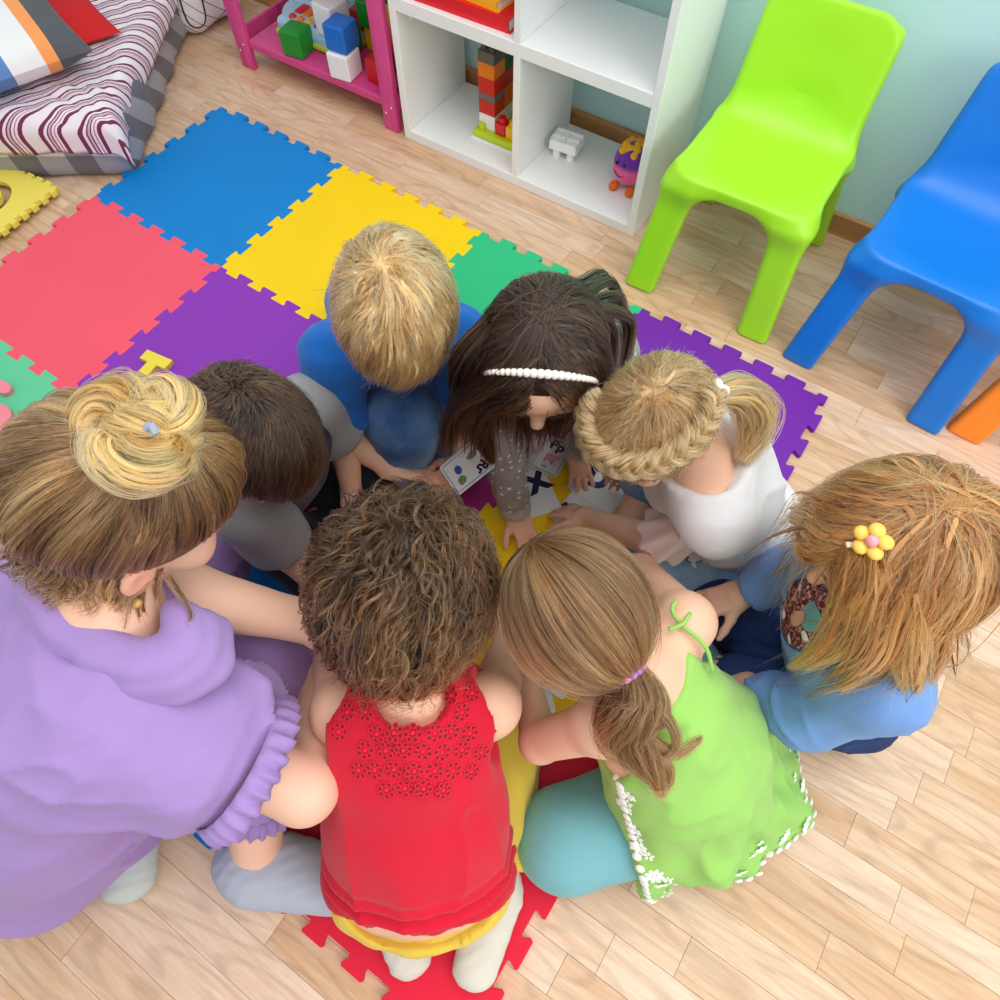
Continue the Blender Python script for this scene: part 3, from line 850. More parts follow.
def pillow(name, c, size, R, mat, label, seed, amp=0.006):
    o = empty(name, tuple(c)); tag(o, label, 'pillow')
    n = 44
    g = np.linspace(-1, 1, n); A, B = np.meshgrid(g, g, indexing='ij')
    ht = ((1 - A ** 4) * (1 - B ** 4)) ** 0.55
    pin = 1 - 0.07 * (np.abs(A) * np.abs(B)) ** 1.5 
    X = size[0] / 2 * A * (1 - .06 * (1 - B ** 2) * np.abs(A)) ; Y = size[1] / 2 * B * (1 - .06 * (1 - A ** 2) * np.abs(B))
    top = np.stack([X, Y, size[2] / 2 * ht], -1).reshape(-1, 3); bot = np.stack([X, Y, -size[2] / 2 * ht], -1).reshape(-1, 3)
    top[:, 2] += amp * wob(top, 22, seed) * ht.ravel() ** .5
    q = np.arange(n * n).reshape(n, n)
    Q = np.stack([q[:-1, :-1], q[1:, :-1], q[1:, 1:], q[:-1, 1:]], -1).reshape(-1, 4)
    V = np.vstack([top, bot]); 
    me = mesh_from(name, V, np.vstack([Q, Q[:, ::-1] + n * n]))
    c_ = link('cover', me, mat, o, smooth=True)
    o.rotation_euler = Matrix([list(r) for r in np.asarray(R)]).to_euler()
    return o
cs = [(90, 90, 96), (120, 170, 100), (86, 128, 184), (230, 230, 230), (246, 152, 84), (90, 90, 96)]
# the striped cushion lies on the blanket, its stripes run away from the room
pr = at(40, 25, 0.27)
a = math.radians(38)
Rz = np.array([[math.cos(a), -math.sin(a), 0], [math.sin(a), math.cos(a), 0], [0, 0, 1]])
tl = math.radians(4); Rx = np.array([[1, 0, 0], [0, math.cos(tl), -math.sin(tl)], [0, math.sin(tl), math.cos(tl)]])
pillow('cushion', (pr[0] - 0.13, pr[1] - 0.075, 0.28), (0.44, 0.44, 0.13), Rz @ Rx,
       stripes('cushion_stripe', [(0.0, (96, 96, 102)), (0.10, (140, 184, 112)), (0.27, (92, 134, 190)), (0.51, (234, 234, 234)), (0.715, (248, 156, 88)), (0.80, (84, 86, 92))], 0.43, (1, 0, 0.0)), 'cushion with blue, white, orange and grey stripes on the blanket', 4)
for nd in bpy.data.materials['cushion_stripe'].node_tree.nodes:
    if nd.type == 'MATH' and nd.operation == 'FRACT':
        t = bpy.data.materials['cushion_stripe'].node_tree
        ad = t.nodes.new('ShaderNodeMath'); ad.operation = 'ADD'; ad.inputs[1].default_value = 0.5
        src = nd.inputs[0].links[0].from_socket; t.links.new(src, ad.inputs[0]); t.links.new(ad.outputs[0], nd.inputs[0]); break
pr2 = at(75, 10, 0.24)
pillow('cushion', (pr2[0] - 0.125, pr2[1] - 0.02, 0.228), (0.36, 0.40, 0.055), Rz @ Rx, plain('red_cotton', (206, 10, 18), .8, .05, 8, .2, 400), 'plain red cushion half under the striped cushion', 6)
# white duvet with a thin dark grid behind the mattress
S = Solid((-0.32, -0.2, 0), (0.2, 0.3, 0.3), 0.008)
S.box((-0.08, 0.0, 0.12), (0.15, 0.13, 0.12), rnd=0.07, k=0)
pd = at(205, 40, 0.0)
V, Q = S.surf(); V = relax(V, Q, 2); V = V + vnormals(V, Q) * (0.009 * wob(V, 16, 5))[:, None]; V[:, 2] = np.maximum(V[:, 2], .001)
dv = link('duvet', mesh_from('duvet', V, Q), plaid('thin_grid', (232, 228, 232), [(50, 46, 54)], 21.0, 0.07, 0.5), None, (pd[0] + 0.0, pd[1] + 0.11, 0), WA, True)
tag(dv, 'white duvet with a thin black grid beside the pink shelf', 'duvet')

# ------------------------------------------------------------------ moulded chairs
class Chair(Solid):
    def slab(s, c, hx, hz, rad, th, R, k=0.03):
        """rounded rectangle plate, x by z in its own axes, thickness along y"""
        m = hx + hz + k; c = np.asarray(c, float)
        sl, X = s._sl(c - m, c + m); d = [X[i] - c[i] for i in range(3)]
        q = [(d[0] * R[0, j] + d[1] * R[1, j] + d[2] * R[2, j]) for j in range(3)]
        a, b = np.abs(q[0]) - (hx - rad), np.abs(q[2]) - (hz - rad)
        d2 = np.sqrt(np.maximum(a, 0) ** 2 + np.maximum(b, 0) ** 2) + np.minimum(np.maximum(a, b), 0) - rad
        e = np.abs(q[1]) - th; r0 = 0.006
        out = np.sqrt(np.maximum(d2 + r0, 0) ** 2 + np.maximum(e + r0, 0) ** 2) + np.minimum(np.maximum(d2 + r0, e + r0), 0) - r0
        s._merge(sl, out.astype(np.float32), k, 'add'); return s
def rx(a): return np.array([[1, 0, 0], [0, math.cos(a), -math.sin(a)], [0, math.sin(a), math.cos(a)]])
def chair_meshes():
    S = Chair((-0.24, -0.29, -0.01), (0.24, 0.31, 0.66), 0.0045)
    SZ = 0.30
    S.slab((0, -0.015, SZ - 0.004), 0.160, 0.155, 0.06, 0.015, rx(math.radians(90)), k=0)
    def leg(x0, y0, x1, y1, w):
        p0, p1 = np.array([x0, y0, SZ - 0.03]), np.array([x1, y1, -0.01])
        ax = unit(p1 - p0); side = unit(np.array([1.0, 0, 0]) - ax * ax[0]); R = np.stack([side, np.cross(ax, side), ax], 1)
        S.box((p0 + p1) / 2, (w, 0.019, np.linalg.norm(p1 - p0) / 2), R, rnd=0.011, k=0.075)
    for sx in (-1, 1):
        leg(sx * 0.128, -0.145, sx * 0.152, -0.200, 0.037)
        leg(sx * 0.125, 0.125, sx * 0.150, 0.20, 0.034)
    back = math.radians(-15)
    S.slab((0, 0.146, SZ + 0.120), 0.138, 0.132, 0.055, 0.011, rx(back), k=0.05)
    # side returns of the back, dished seat
    for sx in (-1, 1): S.cone((sx * 0.134, 0.125, SZ + 0.02), (sx * 0.128, 0.182, SZ + 0.215), 0.013, 0.011, k=0.02)
    S.ell((0, -0.02, SZ + 0.085), (0.15, 0.15, 0.085), k=0.03, mode='cut')
    S.ell((0, 0.082, SZ + 0.145), (0.120, 0.058, 0.13), rx(back), k=0.02, mode='cut')
    S.plane((0, 0, 0.0005), (0, 0, -1))
    V, Q = S.surf(); V = relax(V, Q, 2); N = vnormals(V, Q)
    C = V[Q].mean(1)
    lab = np.full(len(Q), 'seat    ')
    low = C[:, 2] < SZ - 0.075
    for nm, m in (('leg_fl', (C[:, 0] < 0) & (C[:, 1] < 0)), ('leg_fr', (C[:, 0] >= 0) & (C[:, 1] < 0)), ('leg_bl', (C[:, 0] < 0) & (C[:, 1] >= 0)), ('leg_br', (C[:, 0] >= 0) & (C[:, 1] >= 0))):
        lab[low & m] = nm
    lab[(C[:, 2] > SZ + 0.03) & (C[:, 1] > 0.08)] = 'back'
    res = {}
    for nm in ('seat    ', 'leg_fl', 'leg_fr', 'leg_bl', 'leg_br', 'back'):
        q = Q[lab == nm]; used, inv = np.unique(q.ravel(), return_inverse=True)
        me = mesh_from(nm.strip(), V[used], inv.reshape(-1, 4)); me.polygons.foreach_set('use_smooth', np.ones(len(q), bool))
        me.normals_split_custom_set_from_vertices([tuple(n) for n in N[used]]); res[nm.strip()] = me
    return res
CH = chair_meshes()
def chair(pFL, pFR, rgb, label):
    mid = (np.asarray(pFL) + np.asarray(pFR)) / 2; d = np.asarray(pFR) - np.asarray(pFL)
    rz = math.atan2(d[1], d[0]); fwd_ = np.array([-math.sin(rz), math.cos(rz), 0])
    o = empty('child_chair', tuple(mid + 0.205 * fwd_ * np.array([1, 1, 0]))); o.location.z = 0; o.rotation_euler.z = rz; o.scale = (1.06, 1.04, 1.03)
    m = plain('chair_%d_%d_%d' % tuple(rgb), rgb, 0.38, 0.0, bump=0.03, bscale=500)
    for k, me in CH.items():
        nm = {'seat': 'seat', 'back': 'backrest'}.get(k, 'leg')
        c = bpy.data.objects.new(nm, me); COL.objects.link(c); c.parent = o
        if not me.materials: me.materials.append(m)
        c.material_slots[0].link = 'OBJECT'; c.material_slots[0].material = m
    return tag(o, label, 'chair', 'moulded plastic chairs along the wall')
chair(at(636, 283, 0), at(757, 337, 0), (160, 226, 36), 'lime green moulded plastic child chair next to the white shelf')
chair(at(790, 355, 0), at(932, 428, 0), (0, 116, 212), 'blue moulded plastic child chair between the green and orange chairs')
_o = at(962, 432, 0); 
chair(_o, _o + 0.33 * np.array([math.cos(-0.62), math.sin(-0.62), 0]), (255, 140, 40), 'orange moulded plastic child chair with one leg in view')
# ------------------------------------------------------------------ people: bodies
SKIN = (238, 190, 162)
def nrm(A): return A / (np.linalg.norm(A, axis=-1, keepdims=True) + 1e-12)
def hand(S, wr, d, n, thumb, s=0.64, curl=0.35, spread=0.12, tcurl=0.3, k=0.004):
    """wr wrist, d pointing along the hand, n out of the back of the hand, thumb=+1/-1 side"""
    d = unit(d); n = np.asarray(n, float); n = unit(n - d * (n @ d)); e = np.cross(d, n) * thumb     # e points to the thumb side
    R = np.stack([e, d, n], 1); wr = np.asarray(wr, float)
    S.cone(wr - d * .02 * s, wr + d * 0.02 * s, .026 * s, .030 * s, k=.012, flat=(e, 1.15))
    S.box(wr + d * 0.052 * s, (0.039 * s, 0.042 * s, 0.0135 * s), R, rnd=0.011 * s, k=0.012)
    for i, (off, L, r) in enumerate([(.029, .072, .0092), (.0098, .080, .0096), (-.0098, .074, .0092), (-.028, .058, .0082)]):
        p = wr + d * (0.088 - 0.004 * abs(i - 1)) * s + e * off * s
        a = spread * (1.4 - i) ; dd = unit(d * math.cos(a) + e * math.sin(a)); cu = curl * (1 + .12 * i)
        pts = [p]; ang = cu * .5
        for f in (.44, .31, .25):
            v = dd * math.cos(ang) - n * math.sin(ang); p = p + v * L * f * s; pts.append(p); ang += cu
        rr = max(r * s, 0.0056)
        S.chain(pts, [rr * 1.05, rr, rr * .95, rr * .82], k=k)
    p = wr + d * 0.028 * s + e * 0.030 * s - n * 0.006 * s
    dd = unit(d * .72 + e * .68 - n * .18); pts = [p]
    for f, tc in ((.036, 0.0), (.03, tcurl), (.024, tcurl)):
        dd = unit(dd + d * tc * .8 - e * tc * .5 - n * tc * .3); p = p + dd * f * s; pts.append(p)
    rr = max(.0105 * s, 0.0062); S.chain(pts, [rr * 1.35, rr * 1.1, rr, rr * .8], k=.007)

def head_solid(S, c, R, s=1.0):
    def L(x, y, z): return c + R @ (np.array([x, y, z]) * s)
    S.ell(c, np.array([.073, .091, .080]) * s, R, k=0)
    S.ell(L(0, .030, -.052), np.array([.057, .058, .062]) * s, R, k=.02 * s)
    S.ell(L(0, .054, -.098), np.array([.030, .027, .020]) * s, R, k=.02 * s)
    for x in (-1, 1):
        S.ell(L(x * .033, .057, -.068), np.array([.026, .026, .026]) * s, R, k=.015 * s)
        S.ell(L(x * .030, .094, -.034), np.array([.015, .012, .010]) * s, R, k=.008 * s, mode='cut')
        S.ell(L(x * .075, -.006, -.042), np.array([.0085, .019, .027]) * s, R @ np.array([[math.cos(x * .35), -math.sin(x * .35), 0], [math.sin(x * .35), math.cos(x * .35), 0], [0, 0, 1]]), k=.006)
        S.ell(L(x * .083, -.002, -.040), np.array([.004, .010, .016]) * s, R, k=.004, mode='cut')
    S.cone(L(0, .084, -.034), L(0, .097, -.056), .0075 * s, .0115 * s, k=.008 * s)
    S.ell(L(0, .079, -.083), np.array([.020, .010, .0065]) * s, R, k=.006 * s)
def head_extras(parent, c, R, s=1.0, iris=(80, 110, 130), brow=(120, 84, 52)):
    def L(x, y, z): return c + R @ (np.array([x, y, z]) * s)
    for x in (-1, 1):
        MB().ball(L(x * .029, .0725, -.034), .0115 * s, 14).build('eye', plain('eye_white', (235, 232, 228), .2), parent, smooth=True)
        MB().ball(L(x * .029, .0775, -.0355), .0072 * s, 12).build('iris', plain('iris_%d' % iris[0], iris, .15), parent, smooth=True)
        pts = [L(x * (.014 + .034 * t), .092 - .010 * t * t, -.014 + .006 * math.sin(t * 2.6)) for t in np.linspace(0, 1, 7)]
        MB().tube(pts, [.001, .0024, .0028, .0028, .0024, .0018, .0008], 6).build('eyebrow', plain('brow_%d' % brow[0], brow, .8), parent, smooth=True)
def skin_col(c, R, s, tone=SKIN, hands=()):
    base = lin(tone)
    def f(V):
        q = (V - c) @ R / s
        C = np.tile(base, (len(V), 1))
        m = lambda x, y, z, r: np.exp(-(((np.abs(q[:, 0]) - x) ** 2 + (q[:, 1] - y) ** 2 + (q[:, 2] - z) ** 2) / r ** 2))[:, None]
        C = C * (1 - .35 * m(.036, .08, -.062, .022) * np.array([0, .6, .6]))
        lip = np.exp(-((q[:, 0] / .022) ** 4 + ((q[:, 2] + .083) / .008) ** 4))[:, None] * (q[:, 1] > .07)[:, None]
        C = C * (1 - lip) + lin((205, 110, 105)) * lip
        C = C * (1 - .30 * m(.08, -.005, -.04, .022) * np.array([0, .8, .8]))
        for h in hands:
            w = np.exp(-((V - h) ** 2).sum(1) / .035 ** 2)[:, None]; C = C * (1 - .22 * w * np.array([0, .7, .8]))
        n = wob(V, 60, 4)[:, None]; return np.clip(C * (1 + .02 * n), 0, 1)
    return f
M_SKIN = vcol('skin', 0.48, 0.04, 700, 0.35, sss=0.12)
def lerp_chain(pts, q):
    """points along a polyline up to parameter q (1 per segment)"""
    out = [np.asarray(pts[0], float)]; i = 0
    while q > 1e-6 and i < len(pts) - 1:
        f = min(1.0, q); out.append(np.asarray(pts[i]) + (np.asarray(pts[i + 1]) - pts[i]) * f); q -= f; i += 1
    return out
def bounds(pts, m):
    P = np.array(pts); return P.min(0) - m, P.max(0) + m

class Person:
    """joints in room coordinates; sizes scale with s (1 = five year old)"""
    def __init__(p, name, label, J, s=1.0, tone=SKIN, iris=(80, 110, 130), brow=(120, 84, 52), group='children and teacher around the cards'):
        p.J = {k: (v if isinstance(v, (dict, float, int)) or k == 'look' else np.asarray(v, float)) for k, v in J.items() if v is not None}
        p.s = s; p.tone = tone
        p.c = p.J['head']; p.R = frame(*J['look']); p.hs = J.get('hs', 1.0 * s)
        p.root = empty(name, (float(p.J['hip'][0]), float(p.J['hip'][1]), 0)); tag(p.root, label, 'person', group)
        p.iris, p.brow = iris, brow
    def side(p): return unit(p.J['shR'] - p.J['shL'])
    def add(p, o):
        """keep room coordinates under the person's base"""
        o.parent = p.root; o.location = tuple(-np.array(p.root.location)); return o
    def build_body(p, h=0.0042, hands=None):
        J, s = p.J, p.s
        pts = [J[k] for k in J if isinstance(J[k], np.ndarray) and J[k].shape == (3,)]
        lo, hi = bounds(pts, 0.15 * max(1, s)); lo[2] = max(lo[2], -0.004)
        S = Solid(lo, hi, h); sd = p.side()
        waist = J['hip'] * .55 + J['chest'] * .45
        S.chain([J['hip'], waist, J['chest']], [.080 * s, .072 * s, .078 * s], k=.03, flat=(sd, 1.28))
        S.cone(J['shL'], J['shR'], .040 * s, .040 * s, k=.04)
        S.cone(J['chest'], J['neck'], .070 * s, .042 * s, k=.03, flat=(sd, 1.15))
        nb = p.c + p.R @ (np.array([0, -.022, -.055]) * p.hs)
        S.cone(J['neck'], nb, .036 * s, .036 * s, k=.025)
        head_solid(S, p.c, p.R, p.hs)
        for a in 'LR':
            S.cone(J['sh' + a], J['el' + a], .036 * s, .029 * s, k=.02); S.cone(J['el' + a], J['wr' + a], .030 * s, .0195 * s, k=.012)
            if J.get('hand' + a) is not None:
                S_h = J['hand' + a]; hand(S, J['wr' + a], S_h['d'], S_h['n'], S_h['t'], S_h.get('s', .64 * s), S_h.get('curl', .35), S_h.get('spread', .12), S_h.get('tcurl', .3))
            if 'kn' + a in J:
                hp = J['hip'] + sd * (.06 * s * (1 if a == 'R' else -1))
                S.chain([hp, J['kn' + a], J['an' + a]], [.066 * s, .044 * s, .027 * s], k=.02)
                S.cone(J['an' + a], J['to' + a], .027 * s, .020 * s, k=.015, flat=(np.cross(unit(J['to' + a] - J['an' + a]), [0, 0, 1]) + 1e-6, 1.25))
        p.S = S
        hc = [J['wr' + a] + unit(J['hand' + a]['d']) * .06 * s for a in 'LR' if J.get('hand' + a) is not None]
        p.body = p.add(solid_obj('body', S, M_SKIN, None, col=skin_col(p.c, p.R, p.hs, p.tone, hc), it=1))
        head_extras(p.body, p.c, p.R, p.hs, p.iris, p.brow)
        return p
    def box_for(p, m=0.17):
        pts = [p.J[k] for k in p.J if isinstance(p.J[k], np.ndarray) and p.J[k].shape == (3,) and not k.startswith('head')]
        lo, hi = bounds(pts, m * max(1, p.s)); lo[2] = max(lo[2], 0.0); return lo, hi
    def cloth(p, h=0.0056): lo, hi = p.box_for(); return Solid(lo, hi, h)
    def torso(p, S, off=0.012, hip=None, rh=.080, rw=.072, rc=.078, k=.03, low=0.0):
        J, s = p.J, p.s; sd = p.side(); hp = J['hip'] if hip is None else hip
        waist = hp * .5 + J['chest'] * .5
        S.chain([hp, waist, J['chest']], [rh * s + off, rw * s + off, rc * s + off], k=k, flat=(sd, 1.25))
        S.cone(J['shL'], J['shR'], .040 * s + off, .040 * s + off, k=.04)
        S.cone(J['chest'], J['neck'], .068 * s + off, .046 * s + off, k=.03, flat=(sd, 1.15))
        return S
    def sleeve(p, S, a, q, off=0.012, flare=0.0, k=.02):
        J, s = p.J, p.s; pts = lerp_chain([J['sh' + a], J['el' + a], J['wr' + a]], q)
        rad = [.037 * s + off, (.031 * s + off), (.022 * s + off)]
        full = [.037, .030, .0205]
        for i in range(len(pts) - 1):
            f = np.linalg.norm(pts[i + 1] - pts[i]) / (np.linalg.norm(J[('el', 'wr')[i] + a] - J[('sh', 'el')[i] + a]))
            r0 = full[i] * s + off; r1 = (full[i] + (full[i + 1] - full[i]) * f) * s + off
            last = i == len(pts) - 2
            S.cone(pts[i], pts[i + 1], r0 + (flare * .5 if i else 0), r1 + (flare if last else flare * .5), k=k, cap=last)
        return S
    def trouser(p, S, a, q, off=0.012, rt=.066, rk=.046, ra=.03, k=.02):
        J, s = p.J, p.s; sd = p.side(); hp = J['hip'] + sd * (.06 * s * (1 if a == 'R' else -1))
        pts = lerp_chain([hp, J['kn' + a], J['an' + a]], q); full = [rt, rk, ra]
        for i in range(len(pts) - 1):
            f = min(1.0, q - i); r0 = full[i] * s + off; r1 = (full[i] + (full[i + 1] - full[i]) * f) * s + off
            S.cone(pts[i], pts[i + 1], r0, r1, k=k, cap=(i == len(pts) - 2))
        return S
    def pelvis(p, S, off=0.012, r=.082, up=.35):
        J, s = p.J, p.s
        S.cone(J['hip'], J['hip'] + (J['chest'] - J['hip']) * up, r * s + off, (r - .008) * s + off, k=.03, flat=(p.side(), 1.25), cap=True); return S
    def foot(p, name, a, mat, q=0.15, off=.006):
        J, s = p.J, p.s
        lo, hi = bounds([J['an' + a], J['to' + a], J['an' + a] + (J['kn' + a] - J['an' + a]) * q], .06 * s); lo[2] = max(lo[2], 0.0)
        S = Solid(lo, hi, .004); sd = np.cross(unit(J['to' + a] - J['an' + a]), [0, 0, 1]) + 1e-6
        S.cone(J['an' + a], J['an' + a] + (J['kn' + a] - J['an' + a]) * q, .029 * s + off, .029 * s + off, k=0, cap=True)
        S.cone(J['an' + a], J['to' + a], .030 * s + off, .021 * s + off, k=.015, flat=(sd, 1.3))
        heel = J['an' + a] - unit(J['to' + a] - J['an' + a]) * .018 * s; heel[2] = max(heel[2] - .01, .03 * s)
        S.ell(heel, .029 * s + off, k=.02)
        return p.add(solid_obj(name, S, mat, None, fold=[(.0012, 90, 3, None)]))
    def wear(p, name, S, mat, fold=None, col=None, it=3):
        return p.add(solid_obj(name, S, mat, None, fold, col, it))

def mesh_data(o):
    V = np.empty(len(o.data.vertices) * 3); o.data.vertices.foreach_get('co', V); V = V.reshape(-1, 3)
    Q = np.empty(len(o.data.loops), np.int32); o.data.loops.foreach_get('vertex_index', Q); Q = Q.reshape(-1, 4); return V, Q, vnormals(V, Q)
def surface_at(V, N, px, py):
    """the vertex of a surface seen at that place of the photograph"""
    eye = np.array([0, 0, CAM_H]); d = V - eye; z = d[:, 1] * _st - d[:, 2] * _ct
    X = 500 + CAM_F * d[:, 0] / z - px; Y = 500 - CAM_F * (d[:, 1] * _ct + d[:, 2] * _st) / z - py
    e = X * X + Y * Y + np.where((N * d).sum(1) < 0, 0, 1e6) + 200 * z; return e.argmin()
def patch(src, c, e1, e2, n, a, b, off, mat, name, parent, cx=0.0, cy=0.0):
    """an oval of cloth lying on another cloth's surface"""
    V, Q, N = src; q = V - c; x, y = (q @ e1 - cx) / a, (q @ e2 - cy) / b
    r = np.sqrt(x * x + y * y); ok = (r < 1) & (N @ n > .25) & (np.abs(q @ n) < .07)
    sel = Q[ok[Q].any(1)]; used, inv = np.unique(sel.ravel(), return_inverse=True)
    W = V[used] + N[used] * off; f = np.where(r[used] > 1, 1 / r[used], 1.0)[:, None]
    loc = (x[used] * a)[:, None] * e1 + (y[used] * b)[:, None] * e2
    W = W + loc * (f - 1)
    return link(name, mesh_from(name, W, inv.reshape(-1, 4)), mat, parent, smooth=True)
# ------------------------------------------------------------------ people: hair
def scalp(N, rng, front=.42, back=-.5, ymid=-.1, yw=.75):
    u = nrm(rng.normal(size=(N * 3, 3)))
    t = np.clip((u[:, 1] - ymid + .35) / yw, 0, 1); t = t * t * (3 - 2 * t)
    u = u[u[:, 2] > back + (front - back) * t]
    return u[:N]
def away(w, swirl=0.0, jit=0.13, seed=3, wav=0.25):
    w = unit(w); r = np.random.default_rng(seed); J = {}
    def f(q):
        n = len(q)
        if n not in J: J[n] = r.normal(size=(n, 3)) * jit
        W = nrm(w + J[n])
        t = q * (q * W).sum(1, keepdims=True) - W
        t = nrm(t) + swirl * nrm(np.cross(q, W)) + wav * np.stack([wob(q, 5, seed), wob(q, 5, seed + 1), wob(q, 5, seed + 2)], 1)
        return nrm(t - q * (t * q).sum(1, keepdims=True))
    return f
def toward(w, wav=0.15, seed=5):
    w = unit(w)
    def f(q):
        t = nrm(w - q * (q @ w)[:, None]) + wav * np.stack([wob(q, 6, seed), wob(q, 6, seed + 1), wob(q, 6, seed + 2)], 1)
        return nrm(t - q * (t * q).sum(1, keepdims=True))
    return f
def march(c, R, rad, u, L, nseg, flow, shell=1.03, grav=0.0, inertia=1.0, stick=0.5, colliders=(), release=None, sag=None):
    """strands grow from the scalp along flow(local unit position, t) and fall under gravity"""
    N = len(u); L = np.broadcast_to(np.asarray(L, float), (N,)); shell = np.broadcast_to(np.asarray(shell, float), (N,))
    rad = np.asarray(rad, float); rm = rad.mean()
    P = c + (u * rad * .985) @ R.T; out = [P.copy()]
    D = flow(u, 0.0) @ R.T
    ds = (L / nseg)[:, None]
    for s_ in range(nseg):
        t = s_ / nseg
        loc = (P - c) @ R / rad; m = np.linalg.norm(loc, axis=1); q = loc / m[:, None]
        n = nrm((q / rad) @ R.T)
        fl = flow(q, t) @ R.T
        hold = np.ones(N) if release is None else np.clip(1 - (t * L - release) / .03, 0, 1)
        g = grav if np.isscalar(grav) else grav[:, None]
        D = nrm(D * inertia + fl * hold[:, None] + np.array([0, 0, -1.0]) * (g * (0.35 + t) if np.isscalar(g) else g * (.35 + t)))
        dn = (D * n).sum(1); near = m < shell * 1.04
        D = D - np.where((near & (dn < 0))[:, None], dn[:, None] * n, 0)
        P = P + nrm(D) * ds
        loc = (P - c) @ R / rad; m = np.linalg.norm(loc, axis=1)
        sh_now = 1 + (shell - 1) * min(1, (s_ + 1) / (nseg * .3))
        f = np.where(m < sh_now, sh_now / m, 1.0)
        stk = stick * hold * np.clip((loc[:, 2] / m + .1) / .35, 0, 1)
        f = np.where((m > sh_now), 1 - stk * (1 - sh_now / m), f)
        P = c + (loc * f[:, None] * rad) @ R.T
        for (cc, CR, cr) in colliders:
            l2 = (P - cc) @ CR / cr; mm = np.linalg.norm(l2, axis=1)
            P = np.where((mm < 1)[:, None], cc + (l2 / np.maximum(mm, .05)[:, None] * cr) @ CR.T, P)
        P[:, 2] = np.maximum(P[:, 2], .02)
        out.append(P.copy())
    return np.stack(out, 1)
def clump(X, n, amount, rng, power=1.2):
    N, K, _ = X.shape; g = rng.choice(N, min(n, N), replace=False)
    own = np.empty(N, int)
    for i in range(0, N, 1000): own[i:i + 1000] = ((X[i:i + 1000, None, 0] - X[None, g, 0]) ** 2).sum(-1).argmin(1)
    t = np.linspace(0, 1, K) ** power
    return X + (X[g][own] - X) * (amount * t)[None, :, None], own
def curl(X, own, amp, freq, rng, grow=.6):
    N, K, _ = X.shape; t = np.linspace(0, 1, K)
    T = nrm(np.gradient(X, axis=1)); a = nrm(np.cross(T, [.3, .5, .8])); b = np.cross(T, a)
    ng = own.max() + 1; ph = rng.uniform(0, 6.3, ng)[own] + rng.normal(0, .35, N); fq = freq * rng.uniform(.75, 1.3, ng)[own]
    phi = ph[:, None] + 2 * math.pi * fq[:, None] * t; am = amp * np.minimum(1, t / grow) * rng.uniform(.7, 1.2, N)[:, None]
    return X + a * (am * np.cos(phi))[..., None] + b * (am * np.sin(phi))[..., None]
def bundle(path, rad, N, rng, twist=0.0, K=None, jitter=.12, wave=0.0):
    """N strands running along a path inside a given radius"""
    C = np.asarray(path, float) if K is None else resample(path, K); K = len(C)
    rr = np.interp(np.linspace(0, 1, K), np.linspace(0, 1, len(np.atleast_1d(rad))), np.atleast_1d(rad))
    T = nrm(np.gradient(C, axis=0)); n = np.cross(T[0], [.2, .35, .9]); n /= np.linalg.norm(n); A = []
    for k in range(K):
        n = n - T[k] * (n @ T[k]); n /= np.linalg.norm(n) + 1e-9; A.append(n.copy())
    A = np.array(A); B = np.cross(T, A)
    ph = rng.uniform(0, 2 * math.pi, N); r = np.sqrt(rng.uniform(.25, 1, N)); t = np.linspace(0, 1, K)
    phi = ph[:, None] + twist * 2 * math.pi * t + jitter * np.sin(t * rng.uniform(3, 9, N)[:, None] + rng.uniform(0, 6, N)[:, None])
    R_ = r[:, None] * rr * (1 + jitter * np.sin(t * rng.uniform(3, 8, N)[:, None] + rng.uniform(0, 6, N)[:, None]))
    X = C[None] + A[None] * (R_ * np.cos(phi))[..., None] + B[None] * (R_ * np.sin(phi))[..., None]
    return X, C
def resample(path, K):
    C = np.asarray(path, float); s = np.concatenate([[0], np.cumsum(np.linalg.norm(np.diff(C, axis=0), axis=1))])
    u = np.linspace(0, s[-1], K); return np.stack([np.interp(u, s, C[:, i]) for i in range(3)], 1)
